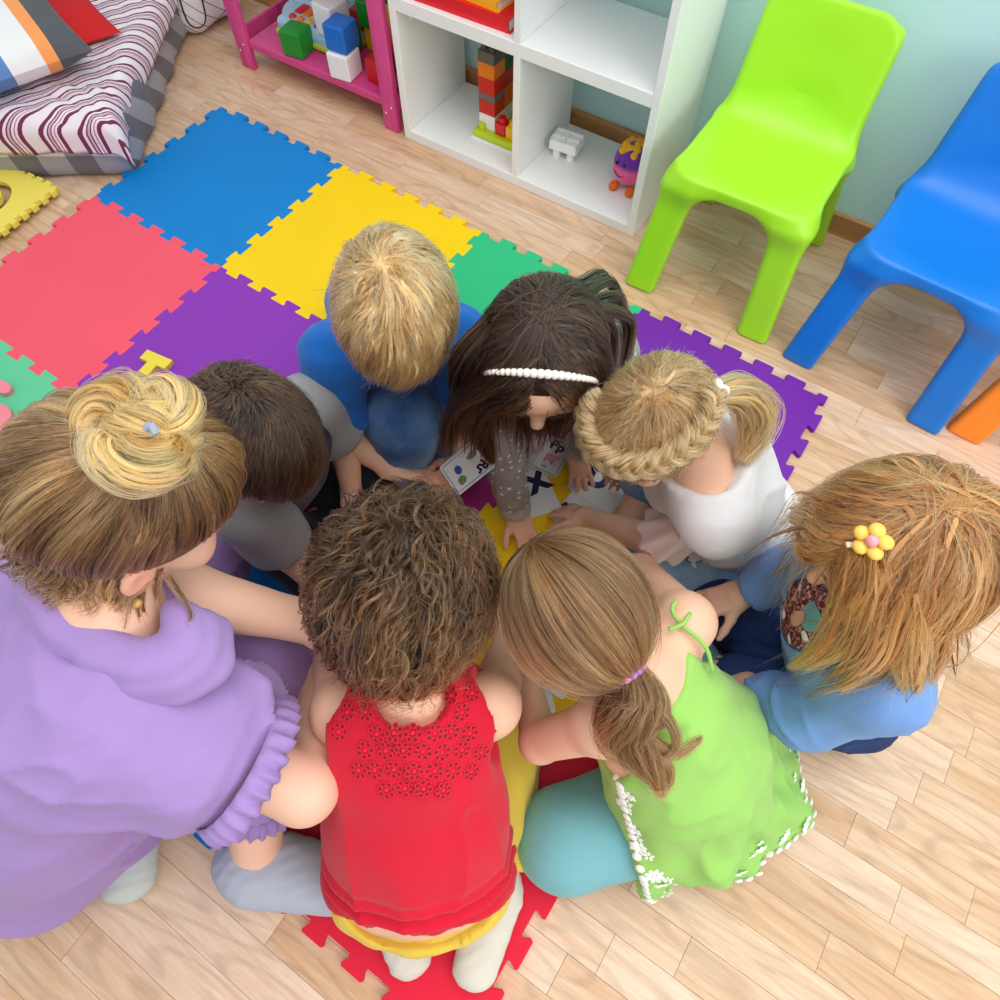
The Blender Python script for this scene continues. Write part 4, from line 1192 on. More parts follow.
class Hair:
    """a mesh of broad strands for the body of the hair and fine single hairs over it"""
    def __init__(h, seed): h.V, h.Q, h.C, h.n = [], [], [], 0; h.rng = np.random.default_rng(seed); h.P, h.K, h.rad, h.PC = [], [], [], []
    def add(h, X, w, cols, center=None, tip=.35, lift=.25, shade=None, cvar=.5, var=.2, every=4, dup=2, fly=.0022):
        """X strands (N,K,3); w half width; cols = list of sRGB colours from dark to light; center: point or (K,3) centreline"""
        N, K, _ = X.shape; t = np.linspace(0, 1, K); rng = h.rng
        cl = np.array([lin(c) for c in cols])
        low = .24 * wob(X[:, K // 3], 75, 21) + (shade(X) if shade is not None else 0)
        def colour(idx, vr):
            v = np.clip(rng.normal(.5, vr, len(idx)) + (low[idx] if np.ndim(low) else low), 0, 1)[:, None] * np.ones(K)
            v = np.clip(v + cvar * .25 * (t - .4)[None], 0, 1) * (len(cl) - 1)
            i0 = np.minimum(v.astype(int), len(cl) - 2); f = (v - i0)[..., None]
            return cl[i0] * (1 - f) + cl[i0 + 1] * f
        # broad strands
        ii = np.arange(0, N, every); Y = X[ii]; n_ = len(ii)
        T = nrm(np.gradient(Y, axis=1)); cen = np.asarray(center, float)
        O = Y - (cen if cen.ndim == 1 else cen[None]); O = nrm(O - T * (O * T).sum(-1, keepdims=True)); Sd = np.cross(T, O)
        prof = (np.minimum(1, .45 + t * 5) * (1 - (1 - tip) * np.clip((t - .55) / .45, 0, 1) ** 1.5))[None]
        ww = w * 2.0 * rng.uniform(.7, 1.3, n_)[:, None] * prof
        Y = Y - O * .0012
        V = np.stack([Y - Sd * ww[..., None], Y + O * (ww * .2)[..., None], Y + Sd * ww[..., None]], 2).reshape(-1, 3)
        b = (np.arange(n_)[:, None] * K * 3 + np.arange(K - 1)[None] * 3 + h.n).ravel()
        h.V.append(V); h.Q.append(np.concatenate([np.stack([b, b + 3, b + 4, b + 1], 1), np.stack([b + 1, b + 4, b + 5, b + 2], 1)]))
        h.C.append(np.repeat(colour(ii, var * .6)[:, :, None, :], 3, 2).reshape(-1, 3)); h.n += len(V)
        # single hairs
        ii = np.tile(np.arange(N), dup); Z = X[ii].copy(); m = len(ii)
        off = rng.normal(0, fly, (m, 1, 3)) * (.45 + t)[None, :, None]; off[:N] *= .3
        wv = np.sin(t[None] * rng.uniform(4, 11, m)[:, None] + rng.uniform(0, 6, m)[:, None]) * fly * .5
        stray = (rng.random(m) < .03)[:, None, None] * rng.normal(0, .009, (m, 1, 3)) * (t ** 2)[None, :, None]
        Z = Z + off + stray + wv[..., None] * nrm(rng.normal(size=(m, 1, 3)))
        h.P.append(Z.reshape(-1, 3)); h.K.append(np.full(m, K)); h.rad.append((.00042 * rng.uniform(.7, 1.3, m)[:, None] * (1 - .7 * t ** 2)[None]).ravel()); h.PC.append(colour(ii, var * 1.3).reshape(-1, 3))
        return h
    def build(h, name, parent_person, mat):
        me = mesh_from(name, np.vstack(h.V), np.vstack(h.Q)); set_col(me, np.clip(np.vstack(h.C), 0, 1))
        o = link(name, me, mat, None, smooth=True); parent_person.add(o)
        P = np.vstack(h.P).astype(np.float32); K = np.concatenate(h.K)
        hc = bpy.data.hair_curves.new('single_hairs'); hc.add_curves([int(k) for k in K])
        hc.attributes['position'].data.foreach_set('vector', P.ravel())
        ra = hc.attributes.get('radius') or hc.attributes.new('radius', 'FLOAT', 'POINT'); ra.data.foreach_set('value', np.concatenate(h.rad).astype(np.float32))
        ca = hc.attributes.new('Col', 'FLOAT_COLOR', 'POINT'); C = np.clip(np.vstack(h.PC), 0, 1).astype(np.float32)
        ca.data.foreach_set('color', np.concatenate([C, np.ones((len(C), 1), np.float32)], 1).ravel())
        hc.materials.append(M_STRAND)
        ho = bpy.data.objects.new('single_hairs', hc); COL.objects.link(ho); ho.parent = o; ho['kind'] = 'stuff'
        return o
def hair_cap(p, rad, cols, front=.30, back=-.45, grow=1.0, mat=None, name='hair_base', face=1.0):
    """close layer of hair under the strands"""
    c, R = p.c, p.R; rad = np.asarray(rad); m = rad.max() + .03
    S = Solid(c - m, c + m, .005)
    S.ell(c, rad * grow, R, k=0)
    S.ell(c + R @ (np.array([0, 1.06, -.48]) * rad), rad * np.array([.92, .90, .90]) * face, R, k=.02, mode='cut')
    S.plane(c + R @ (np.array([0, 0, back]) * rad), R @ np.array([0, .35, -1.0]), k=.02)
    lo, hi = lin(cols[0]), lin(cols[-1])
    def col(V):
        q = (V - c) @ R; v = np.clip(.45 + .4 * wob(q, 110, 5, ((0, 1, .2), 6.0)), 0, 1)[:, None]; return lo * (1 - v) + hi * v
    return p.add(solid_obj(name, S, mat or M_HAIR, None, col=col))
def hair_mat():
    t = NT('hair'); a = t.n('ShaderNodeAttribute', attribute_name='Col'); t.l(a, 'Color', t.b, 'Base Color')
    t.b.inputs['Roughness'].default_value = .42; t.b.inputs['Specular IOR Level'].default_value = .45
    return t.m
M_HAIR = hair_mat()
def strand_mat():
    m = bpy.data.materials.new('hair_strand'); m.use_nodes = True; t = m.node_tree; t.nodes.clear()
    o = t.nodes.new('ShaderNodeOutputMaterial'); b = t.nodes.new('ShaderNodeBsdfHairPrincipled'); a = t.nodes.new('ShaderNodeAttribute'); a.attribute_name = 'Col'
    b.parametrization = 'COLOR'; b.inputs['Roughness'].default_value = .38; b.inputs['Radial Roughness'].default_value = .5
    t.links.new(a.outputs['Color'], b.inputs['Color']); t.links.new(b.outputs[0], o.inputs[0]); return m
M_STRAND = strand_mat()
# ------------------------------------------------------------------ fabrics
def denim(name, rgb, worn, ws=7.0):
    t = NT(name); tc = t.n('ShaderNodeTexCoord')
    nz = t.n('ShaderNodeTexNoise', i_Scale=ws, i_Detail=5.0); t.l(tc, 'Object', nz, 'Vector')
    n2 = t.n('ShaderNodeTexNoise', i_Scale=420.0, i_Detail=1.0); t.l(tc, 'Object', n2, 'Vector')
    r = t.n('ShaderNodeValToRGB'); r.color_ramp.elements[0].position = .36; r.color_ramp.elements[1].position = .68
    r.color_ramp.elements[0].color = lin4(rgb); r.color_ramp.elements[1].color = lin4(worn)
    t.l(nz, 'Fac', r, 'Fac')
    mx = t.n('ShaderNodeMix', data_type='RGBA', blend_type='OVERLAY'); mx.inputs[0].default_value = .35
    t.l(r, 'Color', mx, 6); t.l(n2, 'Fac', mx, 7); t.l(mx, 2, t.b, 'Base Color'); t.b.inputs['Roughness'].default_value = .85
    t.bump(n2, 'Fac', .25, .001); MATS[name] = t.m; return t.m
def jersey(name, rgb, rough=.85, var=.04, bump=.25):
    return plain(name, rgb, rough, var, 14.0, bump, 600.0, spec=.25, sheen=.15)
def dotted(name, rgb, dot, scale=58.0, r=0.22):
    t = NT(name); tc = t.n('ShaderNodeTexCoord')
    v = t.n('ShaderNodeTexVoronoi', i_Scale=scale, i_Randomness=.25); t.l(tc, 'Object', v, 'Vector')
    lt = t.n('ShaderNodeMath', operation='LESS_THAN'); lt.inputs[1].default_value = r; t.l(v, 'Distance', lt, 0)
    nz = t.n('ShaderNodeTexNoise', i_Scale=260.0, i_Detail=2.0); t.l(tc, 'Object', nz, 'Vector')
    mr = t.n('ShaderNodeMapRange'); mr.inputs['To Min'].default_value = .8; mr.inputs['To Max'].default_value = 1.2; t.l(nz, 'Fac', mr, 'Value')
    hs = t.n('ShaderNodeHueSaturation'); hs.inputs['Color'].default_value = lin4(rgb); t.l(mr, 'Result', hs, 'Value')
    mx = t.n('ShaderNodeMix', data_type='RGBA'); t.l(lt, 0, mx, 0); t.l(hs, 'Color', mx, 6); mx.inputs[7].default_value = lin4(dot)
    t.l(mx, 2, t.b, 'Base Color'); t.b.inputs['Roughness'].default_value = .85; t.bump(nz, 'Fac', .2, .001); return t.m
DOWN = np.array([0, 0, -1.0])

# ================================================================== blond boy, blue T-shirt
def blond_boy():
    J = dict(head=at(394, 306, .635), look=((.10, -.80, -.60), (.08, -.55, .8)), hs=1.0,
             hip=at(388, 300, .13), chest=at(392, 335, .38), neck=at(394, 335, .47),
             shL=at(455, 338, .44), elL=at(466, 398, .29), wrL=at(463, 462, .185),
             shR=at(332, 355, .44), elR=at(338, 432, .29), wrR=at(392, 470, .18),
             knR=at(402, 418, .27), anR=at(400, 478, .05), toR=at(400, 520, .03),
             knL=at(452, 440, .10), anL=at(440, 360, .05), toL=at(430, 330, .04))
    J['handR'] = dict(d=at(432, 474, .165) - J['wrR'], n=(.05, .55, .85), t=-1, curl=.35, s=.66, spread=.1, tcurl=.12)
    J['handL'] = dict(d=at(440, 486, .15) - J['wrL'], n=(.5, .3, .8), t=1, curl=.55, s=.66, spread=.08)
    p = Person('person', 'boy with short blond hair in a royal blue T-shirt holding a card', J, iris=(90, 130, 160), brow=(190, 150, 100)).build_body()
    M = jersey('royal_blue_jersey', (22, 98, 182))
    S = p.torso(p.cloth(), .014, rh=.086, rc=.086); p.sleeve(S, 'L', .86, .016, .008); p.sleeve(S, 'R', .86, .016, .008)
    S.ell(J['neck'] + np.array([0, -.02, .045]), (.05, .05, .045), k=.01, mode='cut')
    p.wear('t_shirt', S, M, [(.003, 26, 3, None), (.0045, 34, 8, ((1, 0, -.4), 2.2), 1), (.0015, 80, 5, None)])
    S = p.pelvis(p.cloth(), .014); p.trouser(S, 'R', 1.92, .016, .070, .058, .042); p.trouser(S, 'L', 1.9, .014)
    p.wear('jeans', S, denim('blue_denim', (52, 98, 156), (134, 174, 214)), [(.003, 30, 5, None), (.0045, 48, 2, ((1, 0, 0), 2), 1)])
    for a in 'LR': p.foot('sock', a, plain('white_sock', (225, 222, 216), .9))
    rad = np.array([.079, .098, .087]) * .97; cols = [(100, 66, 32), (168, 126, 74), (208, 172, 116), (242, 218, 170)]
    hair_cap(p, rad, cols[1:], grow=1.0)
    h = Hair(1); rng = h.rng; u = scalp(6480, rng, .30, -.42)
    wh = unit((.12, -.42, .90)); fl = away(wh, .35, .10, 3, .3)
    dist = np.arccos(np.clip(u @ wh, -1, 1))
    L = np.clip(.055 + .045 * u[:, 1] + .02 * rng.normal(size=len(u)), .04, .12)
    X = march(p.c, p.R, rad, u, L, 9, lambda q, t: fl(q), 1.03 + .075 * rng.random(len(u)), .25, 1.2, .35)
    X, own = clump(X, 736, 0.34, rng)
    X = curl(X, own, .0022, .6, rng)
    h.add(X, .0009, cols, p.c, .25, .5)
    h.build('hair', p, M_HAIR)
    return p

# ================================================================== girl with long dark hair, dotted grey shirt
def dark_girl():
    J = dict(head=at(543, 349, .615), look=((-.08, -.86, -.50), (-.05, -.48, .87)), hs=.99,
             hip=at(560, 335, .12), chest=at(548, 350, .37), neck=at(546, 352, .46),
             shL=at(606, 350, .43), elL=at(622, 425, .26), wrL=at(576, 446, .075),
             shR=at(486, 372, .42), elR=at(500, 440, .25), wrR=at(516, 512, .06),
             knL=at(600, 430, .09), anL=at(590, 380, .05), toL=at(585, 345, .04),
             knR=at(522, 430, .085), anR=at(545, 375, .05), toR=at(550, 340, .04))
    J['handL'] = dict(d=at(582, 484, .03) - J['wrL'], n=(0.1, .25, 1), t=-1, curl=.12, s=.66, spread=.17, tcurl=.0)
    J['handR'] = dict(d=at(530, 545, .03) - J['wrR'], n=(0, .2, 1), t=1, curl=.15, s=.62, spread=.12)
    p = Person('person', 'girl with long dark brown hair and pearl headband in a dotted grey shirt', J, iris=(70, 46, 30), brow=(60, 40, 28)).build_body()
    M = dotted('grey_dot_jersey', (158, 154, 154), (232, 230, 226))
    S = p.torso(p.cloth(.0056), .012); p.sleeve(S, 'L', 1.84, .011, .003); p.sleeve(S, 'R', 1.84, .011, .003)
    S.ell(J['neck'] + np.array([0, -.02, .045]), (.055, .055, .045), k=.01, mode='cut')
    sh = p.wear('shirt', S, M, [(.002, 40, 3, None), (.0035, 60, 6, None, 1)])
    for a in 'LR':   # pale ribbed cuffs
        d = unit(J['el' + a] - J['wr' + a]); S = Solid(*bounds([J['wr' + a] + d * .03], .06), .003)
        S.cone(J['wr' + a] + d * .042, J['wr' + a] + d * .004, .0345, .0335, k=0, cap=True)
        p.wear('cuff', S, dotted('grey_cuff', (186, 182, 180), (214, 212, 208), 120, .2), [(.0008, 200, 2, None)])
    S = p.pelvis(p.cloth(), .016, .088, .42); 
    p.wear('skirt', S, jersey('black_skirt', (34, 30, 38)))
    S = p.cloth(); p.trouser(S, 'L', 1.95, .006); p.trouser(S, 'R', 1.95, .008)
    p.wear('leggings', S, jersey('pale_pink_legging', (226, 200, 210)), [(.0012, 60, 5, None)])
    rad = np.array([.080, .098, .087]) * .95; cols = [(18, 10, 7), (34, 20, 13), (54, 34, 21), (92, 62, 40)]
    hair_cap(p, rad, cols[:2], grow=1.0, face=1.14)
    h = Hair(2); rng = h.rng; u = scalp(5600, rng, .36, -.5); u = u[~((u[:, 1] > .42) & (u[:, 0] < .10) & (u[:, 2] < .80))]
    cr = unit((.05, -.22, .95)); f0 = away(cr, 0, .2, 4, .2)
    sgn = np.where(u[:, 0] > .02, 1.0, -1.0)
    def flow(q, t):
        f = f0(q); fr = np.clip((q[:, 1] + .1) * 1.4, 0, 1)[:, None]
        side = np.stack([np.sign(q[:, 0] - .03) * 1.0, 0 * fr[:, 0] - .05, -.35 * np.ones(len(q))], 1)
        return nrm(f * (1 - .75 * fr) + side * .75 * fr)
    lc = [(J['chest'] + np.array([0, .02, .0]), np.eye(3), np.array([.16, .12, .15])), (J['shL'], np.eye(3), np.array([.07, .07, .06])), (J['shR'], np.eye(3), np.array([.065, .065, .06]))]
    front = u[:, 1] > .25
    tuck = (u[:, 1] > .05) & (u[:, 0] < .05) & (u[:, 0] > -.85)
    L = np.where(tuck, .045, np.where(front & (u[:, 0] < .55), .055, np.where(sgn < 0, .25, .29))) + .012 * rng.normal(size=len(u))
    X = march(p.c, p.R, rad, u, L, 15, flow, 1.03 + .07 * rng.random(len(u)), .75, 1.6, .30, lc, release=.13)
    X, own = clump(X, 384, 0.37, rng); X = curl(X, own, .003, .8, rng)
    h.add(X, .0011, cols, p.c, .3, .5)
    # long lock falling in front of the arm, locks over the shoulder
    b = [at(496, 325, .655), at(472, 362, .60), at(470, 400, .48), at(484, 440, .36), at(492, 462, .30)]
    X, C = bundle(catmull(b, 5), [.02, .03, .028, .018, .006], 160, rng, .1); h.add(X, .0009, cols, C, .3)
    for k, (x0, y0, x1, y1, x2, y2) in enumerate([(585, 300, 618, 300, 628, 352), (580, 290, 612, 284, 630, 330), (592, 312, 612, 330, 612, 372), (575, 282, 602, 274, 622, 305), (590, 320, 604, 345, 598, 385), (592, 305, 630, 322, 624, 368)]):
        X, C = bundle(catmull([at(x0 - 12, y0, .64), at(x0 + 4, y0 + 4, .62), at(x1, y1, .53), at(x2, y2, .47), at(x2 - 6, y2 + 14, .44)], 5), [.012, .011, .008, .005, .002], 42, rng, .2); h.add(X, .0008, cols, C, .3)
    ho = h.build('hair', p, M_HAIR)
    hb = empty('headband', parent=None); p.add(hb)
    r2 = rad * 1.12
    for k, t in enumerate(np.linspace(-1, 1, 27)):
        a = t * 1.35
        q = np.array([math.sin(a) * 1.0, .44, math.cos(a) * .90]); q = unit(q)
        rr = .0042 + .0022 * math.exp(-(t + .05) ** 2 * 6)
        MB().ball(p.c + p.R @ (q * r2), rr, 12).build('pearl', plain('pearl', (240, 234, 224), .18, coat=.6), hb, smooth=True)
    return p

# ================================================================== girl with braided crown, white top
def braid_girl():
    J = dict(head=at(653, 417, .60), look=((-.72, -.52, -.46), (-.40, -.28, .87)), hs=.90,
             hip=at(738, 520, .12), chest=at(712, 480, .36), neck=at(700, 462, .45),
             shL=at(712, 518, .42), elL=at(652, 540, .25), wrL=at(588, 518, .10),
             shR=at(690, 415, .43), elR=at(655, 445, .27), wrR=at(634, 462, .11),
             knL=at(640, 576, .12), anL=at(720, 560, .05), toL=at(752, 548, .04),
             knR=at(652, 482, .11), anR=at(618, 545, .045), toR=at(590, 575, .03))
    J['handL'] = dict(d=at(560, 508, .06) - J['wrL'], n=(0.1, .2, 1), t=-1, curl=.3, s=.64)
    J['handR'] = dict(d=at(612, 478, .04) - J['wrR'], n=(.5, .2, .8), t=1, curl=.3, s=.58)
    p = Person('person', 'girl with a braided crown and ponytail in a white top', J, iris=(90, 120, 140), brow=(150, 112, 70)).build_body()
    S = p.torso(p.cloth(), .019, rh=.094, rc=.088)
    S.ell(J['neck'] + np.array([-.01, -.005, .05]), (.075, .07, .065), k=.01, mode='cut')
    for a in 'LR': S.cone(J['sh' + a], J['el' + a], .047, .047, k=.01, mode='cut')
    p.wear('white_top', S, jersey('white_cotton', (224, 222, 226)), [(.002, 30, 4, None), (.0055, 26, 2, ((.3, -.2, 1), 2.5), 1)])
    # sheer ruffle falling over the upper arm
    t0 = J['shL'] * .35 + J['elL'] * .65; ax = unit(J['elL'] - J['shL'])
    S = Solid(*bounds([t0, J['shL']], .09), .004); S.cone(J['shL'] * .62 + J['elL'] * .38, J['shL'] * .22 + J['elL'] * .78, .037, .050, k=0, cap=True)
    V, Q = S.surf(); V = relax(V, Q, 1); N = vnormals(V, Q); axx = (V - J['shL']) @ ax
    r_ = np.random.default_rng(3); e1 = unit(np.cross(ax, [0, 0, 1])); e2 = np.cross(ax, e1)
    ph = np.arctan2((V - J['shL']) @ e2, (V - J['shL']) @ e1)
    V = V + N * (.0055 * np.sin(ph * 9 + 8 * axx) * np.clip((axx - .06) / .06, 0, 1))[:, None]
    t = NT('sheer_pink'); t.b.inputs['Base Color'].default_value = lin4((246, 226, 222)); t.b.inputs['Roughness'].default_value = .7; t.b.inputs['Alpha'].default_value = .72
    p.add(link('ruffle_sleeve', mesh_from('ruffle_sleeve', V, Q), t.m, None, smooth=True))
    MJ = denim('light_denim', (112, 152, 194), (176, 204, 228), 12)
    S = p.pelvis(p.cloth(), .012, .09, .2); p.trouser(S, 'L', 1.0, .018, .066, .052); p.trouser(S, 'L', 1.7, .012); p.trouser(S, 'R', 1.15, .016)
    jn = p.wear('jeans', S, MJ, [(.002, 38, 5, None), (.005, 48, 7, None, 1)])
    # unicorn patch on the thigh
    uni = empty('unicorn_patch'); p.add(uni); srcj = mesh_data(jn); i_ = surface_at(srcj[0], srcj[2], 698, 556); c0, n0 = srcj[0][i_], srcj[2][i_]
    e1_ = np.array([1.0, .35, 0]); e1_ = unit(e1_ - n0 * (e1_ @ n0)); e2_ = np.cross(n0, e1_)
    mw, mpk, mdk = plain('patch_white', (240, 236, 236), .7), plain('patch_pink', (206, 70, 140), .7), plain('patch_outline', (50, 44, 70), .7)
    for a_, b_, m_, x_, y_, z_, nm in [(.030, .015, mdk, 0, 0, .0016, 'patch_outline'), (.028, .013, mw, 0, 0, .0026, 'patch_body'), (.014, .011, mdk, .034, .012, .0018, 'patch_outline'), (.012, .009, mpk, .034, .012, .0030, 'patch_mane'),
                                       (.010, .006, mpk, -.030, .006, .0030, 'patch_tail'), (.006, .012, mw, -.016, -.016, .0030, 'patch_leg'), (.006, .012, mw, .014, -.017, .0030, 'patch_leg')]:
        patch(srcj, c0, e1_, e2_, n0, a_ * .7, b_ * .7, z_, m_, nm, uni, x_ * .7, y_ * .7)
    rad = np.array([.079, .097, .086]) * .87; cols = [(78, 52, 26), (134, 98, 58), (176, 138, 90), (218, 186, 136)]
    hair_cap(p, rad, cols[1:], grow=1.0)
    h = Hair(3); rng = h.rng; u = scalp(5400, rng, .30, -.42)
    cr = unit((.0, -.18, .98)); fl = away(cr, .1)
    ang = np.arccos(np.clip(u @ cr, -1, 1))
    # hair inside the braid runs out to it, hair outside falls from it
    L = np.where(ang < .95, np.clip((1.02 - ang) * .093, .012, .1), .05 + .03 * rng.random(len(u)))
    X = march(p.c, p.R, rad, u, L, 9, lambda q, t: fl(q), 1.02 + .05 * rng.random(len(u)), .22, 1.2, .4)
    X, own = clump(X, 640, 0.31, rng); X = curl(X, own, .0022, .7, rng); h.add(X, .0009, cols, p.c, .3)
    # the braid
    th = np.linspace(-1.05, 2.45, 60)
    e1 = unit(np.cross(cr, [1, 0, 0])); e2 = np.cross(cr, e1)
    ring = []
    for a in th:
        d = unit(cr * math.cos(1.06) + (np.array([0, 1, 0]) * math.cos(a) * 1.0 + np.array([-1, 0, 0]) * math.sin(a)) * math.sin(1.06)); ring.append(p.c + p.R @ (d * rad * 1.075))
    ring = resample(ring, 90); nrmv = nrm(ring - p.c); T = nrm(np.gradient(ring, axis=0)); B = np.cross(T, nrmv)
    for k in range(3):
        w_ = np.linspace(0, 1, 90) * 2 * math.pi * 5.2 + k * 2 * math.pi / 3
        path = ring + B * (.0115 * np.sin(w_))[:, None] + nrmv * (.006 + .0065 * np.sin(2 * w_))[:, None]
        X, C = bundle(path, [.0085], 70, rng, .3, None, .08); h.add(X, .0007, cols[1:], C, .9)
    # ponytail at the back
    b = [at(712, 396, .60), at(738, 392, .585), at(756, 412, .54), at(752, 440, .50), at(742, 462, .48)]
    X, C = bundle(catmull(b, 6), [.012, .026, .032, .024, .012], 260, rng, .15, None, .2); h.add(X, .0008, [(150, 108, 56), (206, 166, 108), (234, 208, 158)], C, .3)
    # loose wisps by the face
    X, C = bundle(catmull([at(598, 420, .6), at(594, 445, .54), at(612, 468, .47)], 5), [.02, .02, .012], 60, rng, .1); h.add(X, .0007, cols, C, .3)
    h.build('hair', p, M_HAIR)
    cl = empty('flower_clip'); p.add(cl); cp = at(714, 392, .63); mf = plain('clip_white', (250, 246, 240), .5)
    for k in range(5):
        a = k * 1.2566; MB().ball(cp + np.array([math.cos(a) * .011, math.sin(a) * .011, .004]), (.0085, .0085, .005), 12).build('petal', mf, cl, smooth=True)
    MB().ball(cp + np.array([.004, -.012, .006]), .006, 10).build('flower_centre', plain('clip_pink', (240, 176, 186), .5), cl, smooth=True)
    return p

# ================================================================== girl with long loose blond hair, blue sweater
def sweater_girl():
    J = dict(head=at(903, 539, .605), look=((-.90, -.12, -.40), (-.36, -.02, .93)), hs=1.03,
             hip=at(838, 672, .11), chest=at(856, 640, .36), neck=at(868, 610, .45),
             shL=at(886, 690, .41), elL=at(806, 716, .27), wrL=at(752, 690, .20),
             shR=at(834, 566, .42), elR=at(786, 574, .29), wrR=at(744, 594, .23),
             knL=at(738, 690, .13), anL=at(800, 700, .05), toL=at(780, 720, .04),
             knR=at(718, 612, .125), anR=at(770, 640, .05), toR=at(740, 650, .04))
    J['handR'] = dict(d=at(706, 604, .215) - J['wrR'], n=(0.15, .15, 1), t=-1, curl=.38, s=.68, spread=.16, tcurl=.05)
    J['handL'] = dict(d=at(722, 670, .17) - J['wrL'], n=(0, .2, 1), t=1, curl=.3, s=.64)
    p = Person('person', 'girl with long loose blond hair and flower clip in a light blue sweater', J, iris=(90, 120, 150), brow=(170, 130, 84)).build_body()
    M = jersey('sky_blue_jersey', (112, 152, 212), var=.1)
    S = p.torso(p.cloth(.0056), .014, rh=.090, rc=.084); p.sleeve(S, 'L', 1.85, .015, .006); p.sleeve(S, 'R', 1.88, .012, .003)
    S.ell(J['neck'] + np.array([-.01, 0, .05]), (.055, .055, .045), k=.01, mode='cut')
    sw = p.wear('sweater', S, M, [(.003, 32, 3, None), (.006, 40, 9, None, 1)])
    S = p.pelvis(p.cloth(), .010, .088, .2); p.trouser(S, 'L', 1.9, .014); p.trouser(S, 'R', 1.9, .014)
    p.wear('jeans', S, denim('dark_denim', (20, 38, 84), (44, 74, 134)), [(.003, 34, 5, None), (.005, 50, 7, None, 1)])
    for a in 'LR': p.foot('sock', a, plain('white_sock', (225, 222, 216), .9))
    # oval sequin motif on the chest
    src = mesh_data(sw); i_ = surface_at(src[0], src[2], 803, 616); cc = src[0][i_]; nf = src[2][i_]
    upv = unit((J['chest'] - J['hip'])); upv = unit(upv - nf * (upv @ nf)); sdv = np.cross(upv, nf)
    mot = empty('sequin_motif'); p.add(mot)
    def oval(a, b, dz, mat, nm, cx=0, cy=0): return patch(src, cc, sdv, upv, nf, a, b, dz, mat, nm, mot, cx, cy)
    def sequin():
        t = NT('sequin'); tc = t.n('ShaderNodeTexCoord'); v = t.n('ShaderNodeTexVoronoi', i_Scale=260.0); t.l(tc, 'Object', v, 'Vector')
        r = t.n('ShaderNodeValToRGB'); r.color_ramp.elements[0].color = lin4((70, 26, 36)); r.color_ramp.elements[1].color = lin4((238, 190, 196)); r.color_ramp.elements.new(.55).color = lin4((150, 60, 74))
        sp = t.n('ShaderNodeSeparateColor'); t.l(v, 'Color', sp, 'Color'); t.l(sp, 'Red', r, 'Fac'); t.l(r, 'Color', t.b, 'Base Color')
        t.b.inputs['Metallic'].default_value = .5; t.b.inputs['Roughness'].default_value = .3; t.bump(v, 'Distance', .6, .002); return t.m
    oval(.050, .066, .0015, plain('motif_edge', (60, 74, 120), .7), 'motif_edge')
    oval(.045, .060, .0028, sequin(), 'sequin_field')
    oval(.020, .024, .004, plain('motif_teal', (110, 176, 182), .6), 'motif_figure', .008, .022)
    oval(.011, .018, .005, plain('motif_skin', (214, 160, 140), .6), 'motif_figure', .004, -.006)
    for x, y in [(-.03, -.03), (.026, -.038), (-.036, .012), (.03, .002), (-.012, -.046)]:
        oval(.007, .006, .0042, plain('motif_white', (238, 236, 236), .6), 'motif_fleck', x, y)
    rad = np.array([.082, .100, .089]) * 1.03; cols = [(88, 50, 20), (150, 94, 46), (192, 132, 74), (230, 186, 126)]
    hair_cap(p, rad, cols[:3], grow=1.0)
    h = Hair(4); rng = h.rng; u = scalp(5940, rng, .34, -.5)
    cr = unit((.0, -.36, .93)); f0 = away(cr, 0, .22, 5, .25)
    def flow(q, t):
        f = f0(q); fr = np.clip((q[:, 1] + .1) * 1.3, 0, 1)[:, None]
        side = np.stack([np.sign(q[:, 0] + .25), -.15 + 0 * q[:, 0], -.4 + 0 * q[:, 0]], 1); return nrm(f * (1 - .6 * fr) + side * .6 * fr)
    col_ = [(J['chest'] + np.array([.02, 0, 0]), np.eye(3), np.array([.105, .14, .17])), (J['shL'], np.eye(3), np.array([.075, .075, .065])), (J['hip'] + np.array([.03, 0, .1]), np.eye(3), np.array([.12, .13, .15]))]
    L = np.clip(.30 + .06 * rng.normal(size=len(u)), .15, .4); L = np.where(u[:, 1] > .0, np.where(u[:, 1] > .35, .075, .11), L); L = np.where((u[:, 0] > .2) & (u[:, 1] > -.35), .13, L)
    X = march(p.c, p.R, rad, u, L, 16, flow, 1.03 + .08 * rng.random(len(u)), .7, 1.8, .28, col_, release=.15)
    X, own = clump(X, 416, 0.37, rng); X = curl(X, own, .005, .9, rng)
    h.add(X, .0011, cols, p.c, .3, .5, cvar=.9)
    # locks sweeping forward over the sweater
    for k, pts in enumerate([[(862, 548, .66), (850, 585, .60), (836, 620, .53), (815, 650, .48), (790, 668, .42)], [(872, 552, .66), (872, 592, .61), (862, 628, .54), (838, 652, .49), (806, 668, .43)],
                             [(880, 560, .66), (884, 600, .6), (880, 640, .52), (866, 668, .48), (842, 690, .44)], [(905, 585, .64), (915, 630, .57), (918, 670, .50), (912, 702, .44)], [(888, 556, .66), (894, 612, .58), (902, 664, .50), (922, 690, .45)],
                             [(930, 590, .62), (935, 630, .55), (932, 665, .48), (920, 700, .42)], [(905, 560, .66), (908, 600, .6), (898, 655, .52), (905, 695, .46)]]):
        X, C = bundle(catmull([at(*q) for q in pts], 5), [.016, .018, .015, .009, .003], 75, rng, .2, None, .3); h.add(X, .0008, cols[1:], C, .3, cvar=.9)
    h.build('hair', p, M_HAIR)
    cl = empty('flower_clip'); p.add(cl); q = unit((.60, .62, .62)); cp = at(872, 541, .70)
    cp = at(872, 541, .672); nf2 = unit(np.array([0, 0, CAM_H]) - cp); a1 = unit(np.cross(nf2, [0, 1, 0])); a2 = np.cross(nf2, a1)
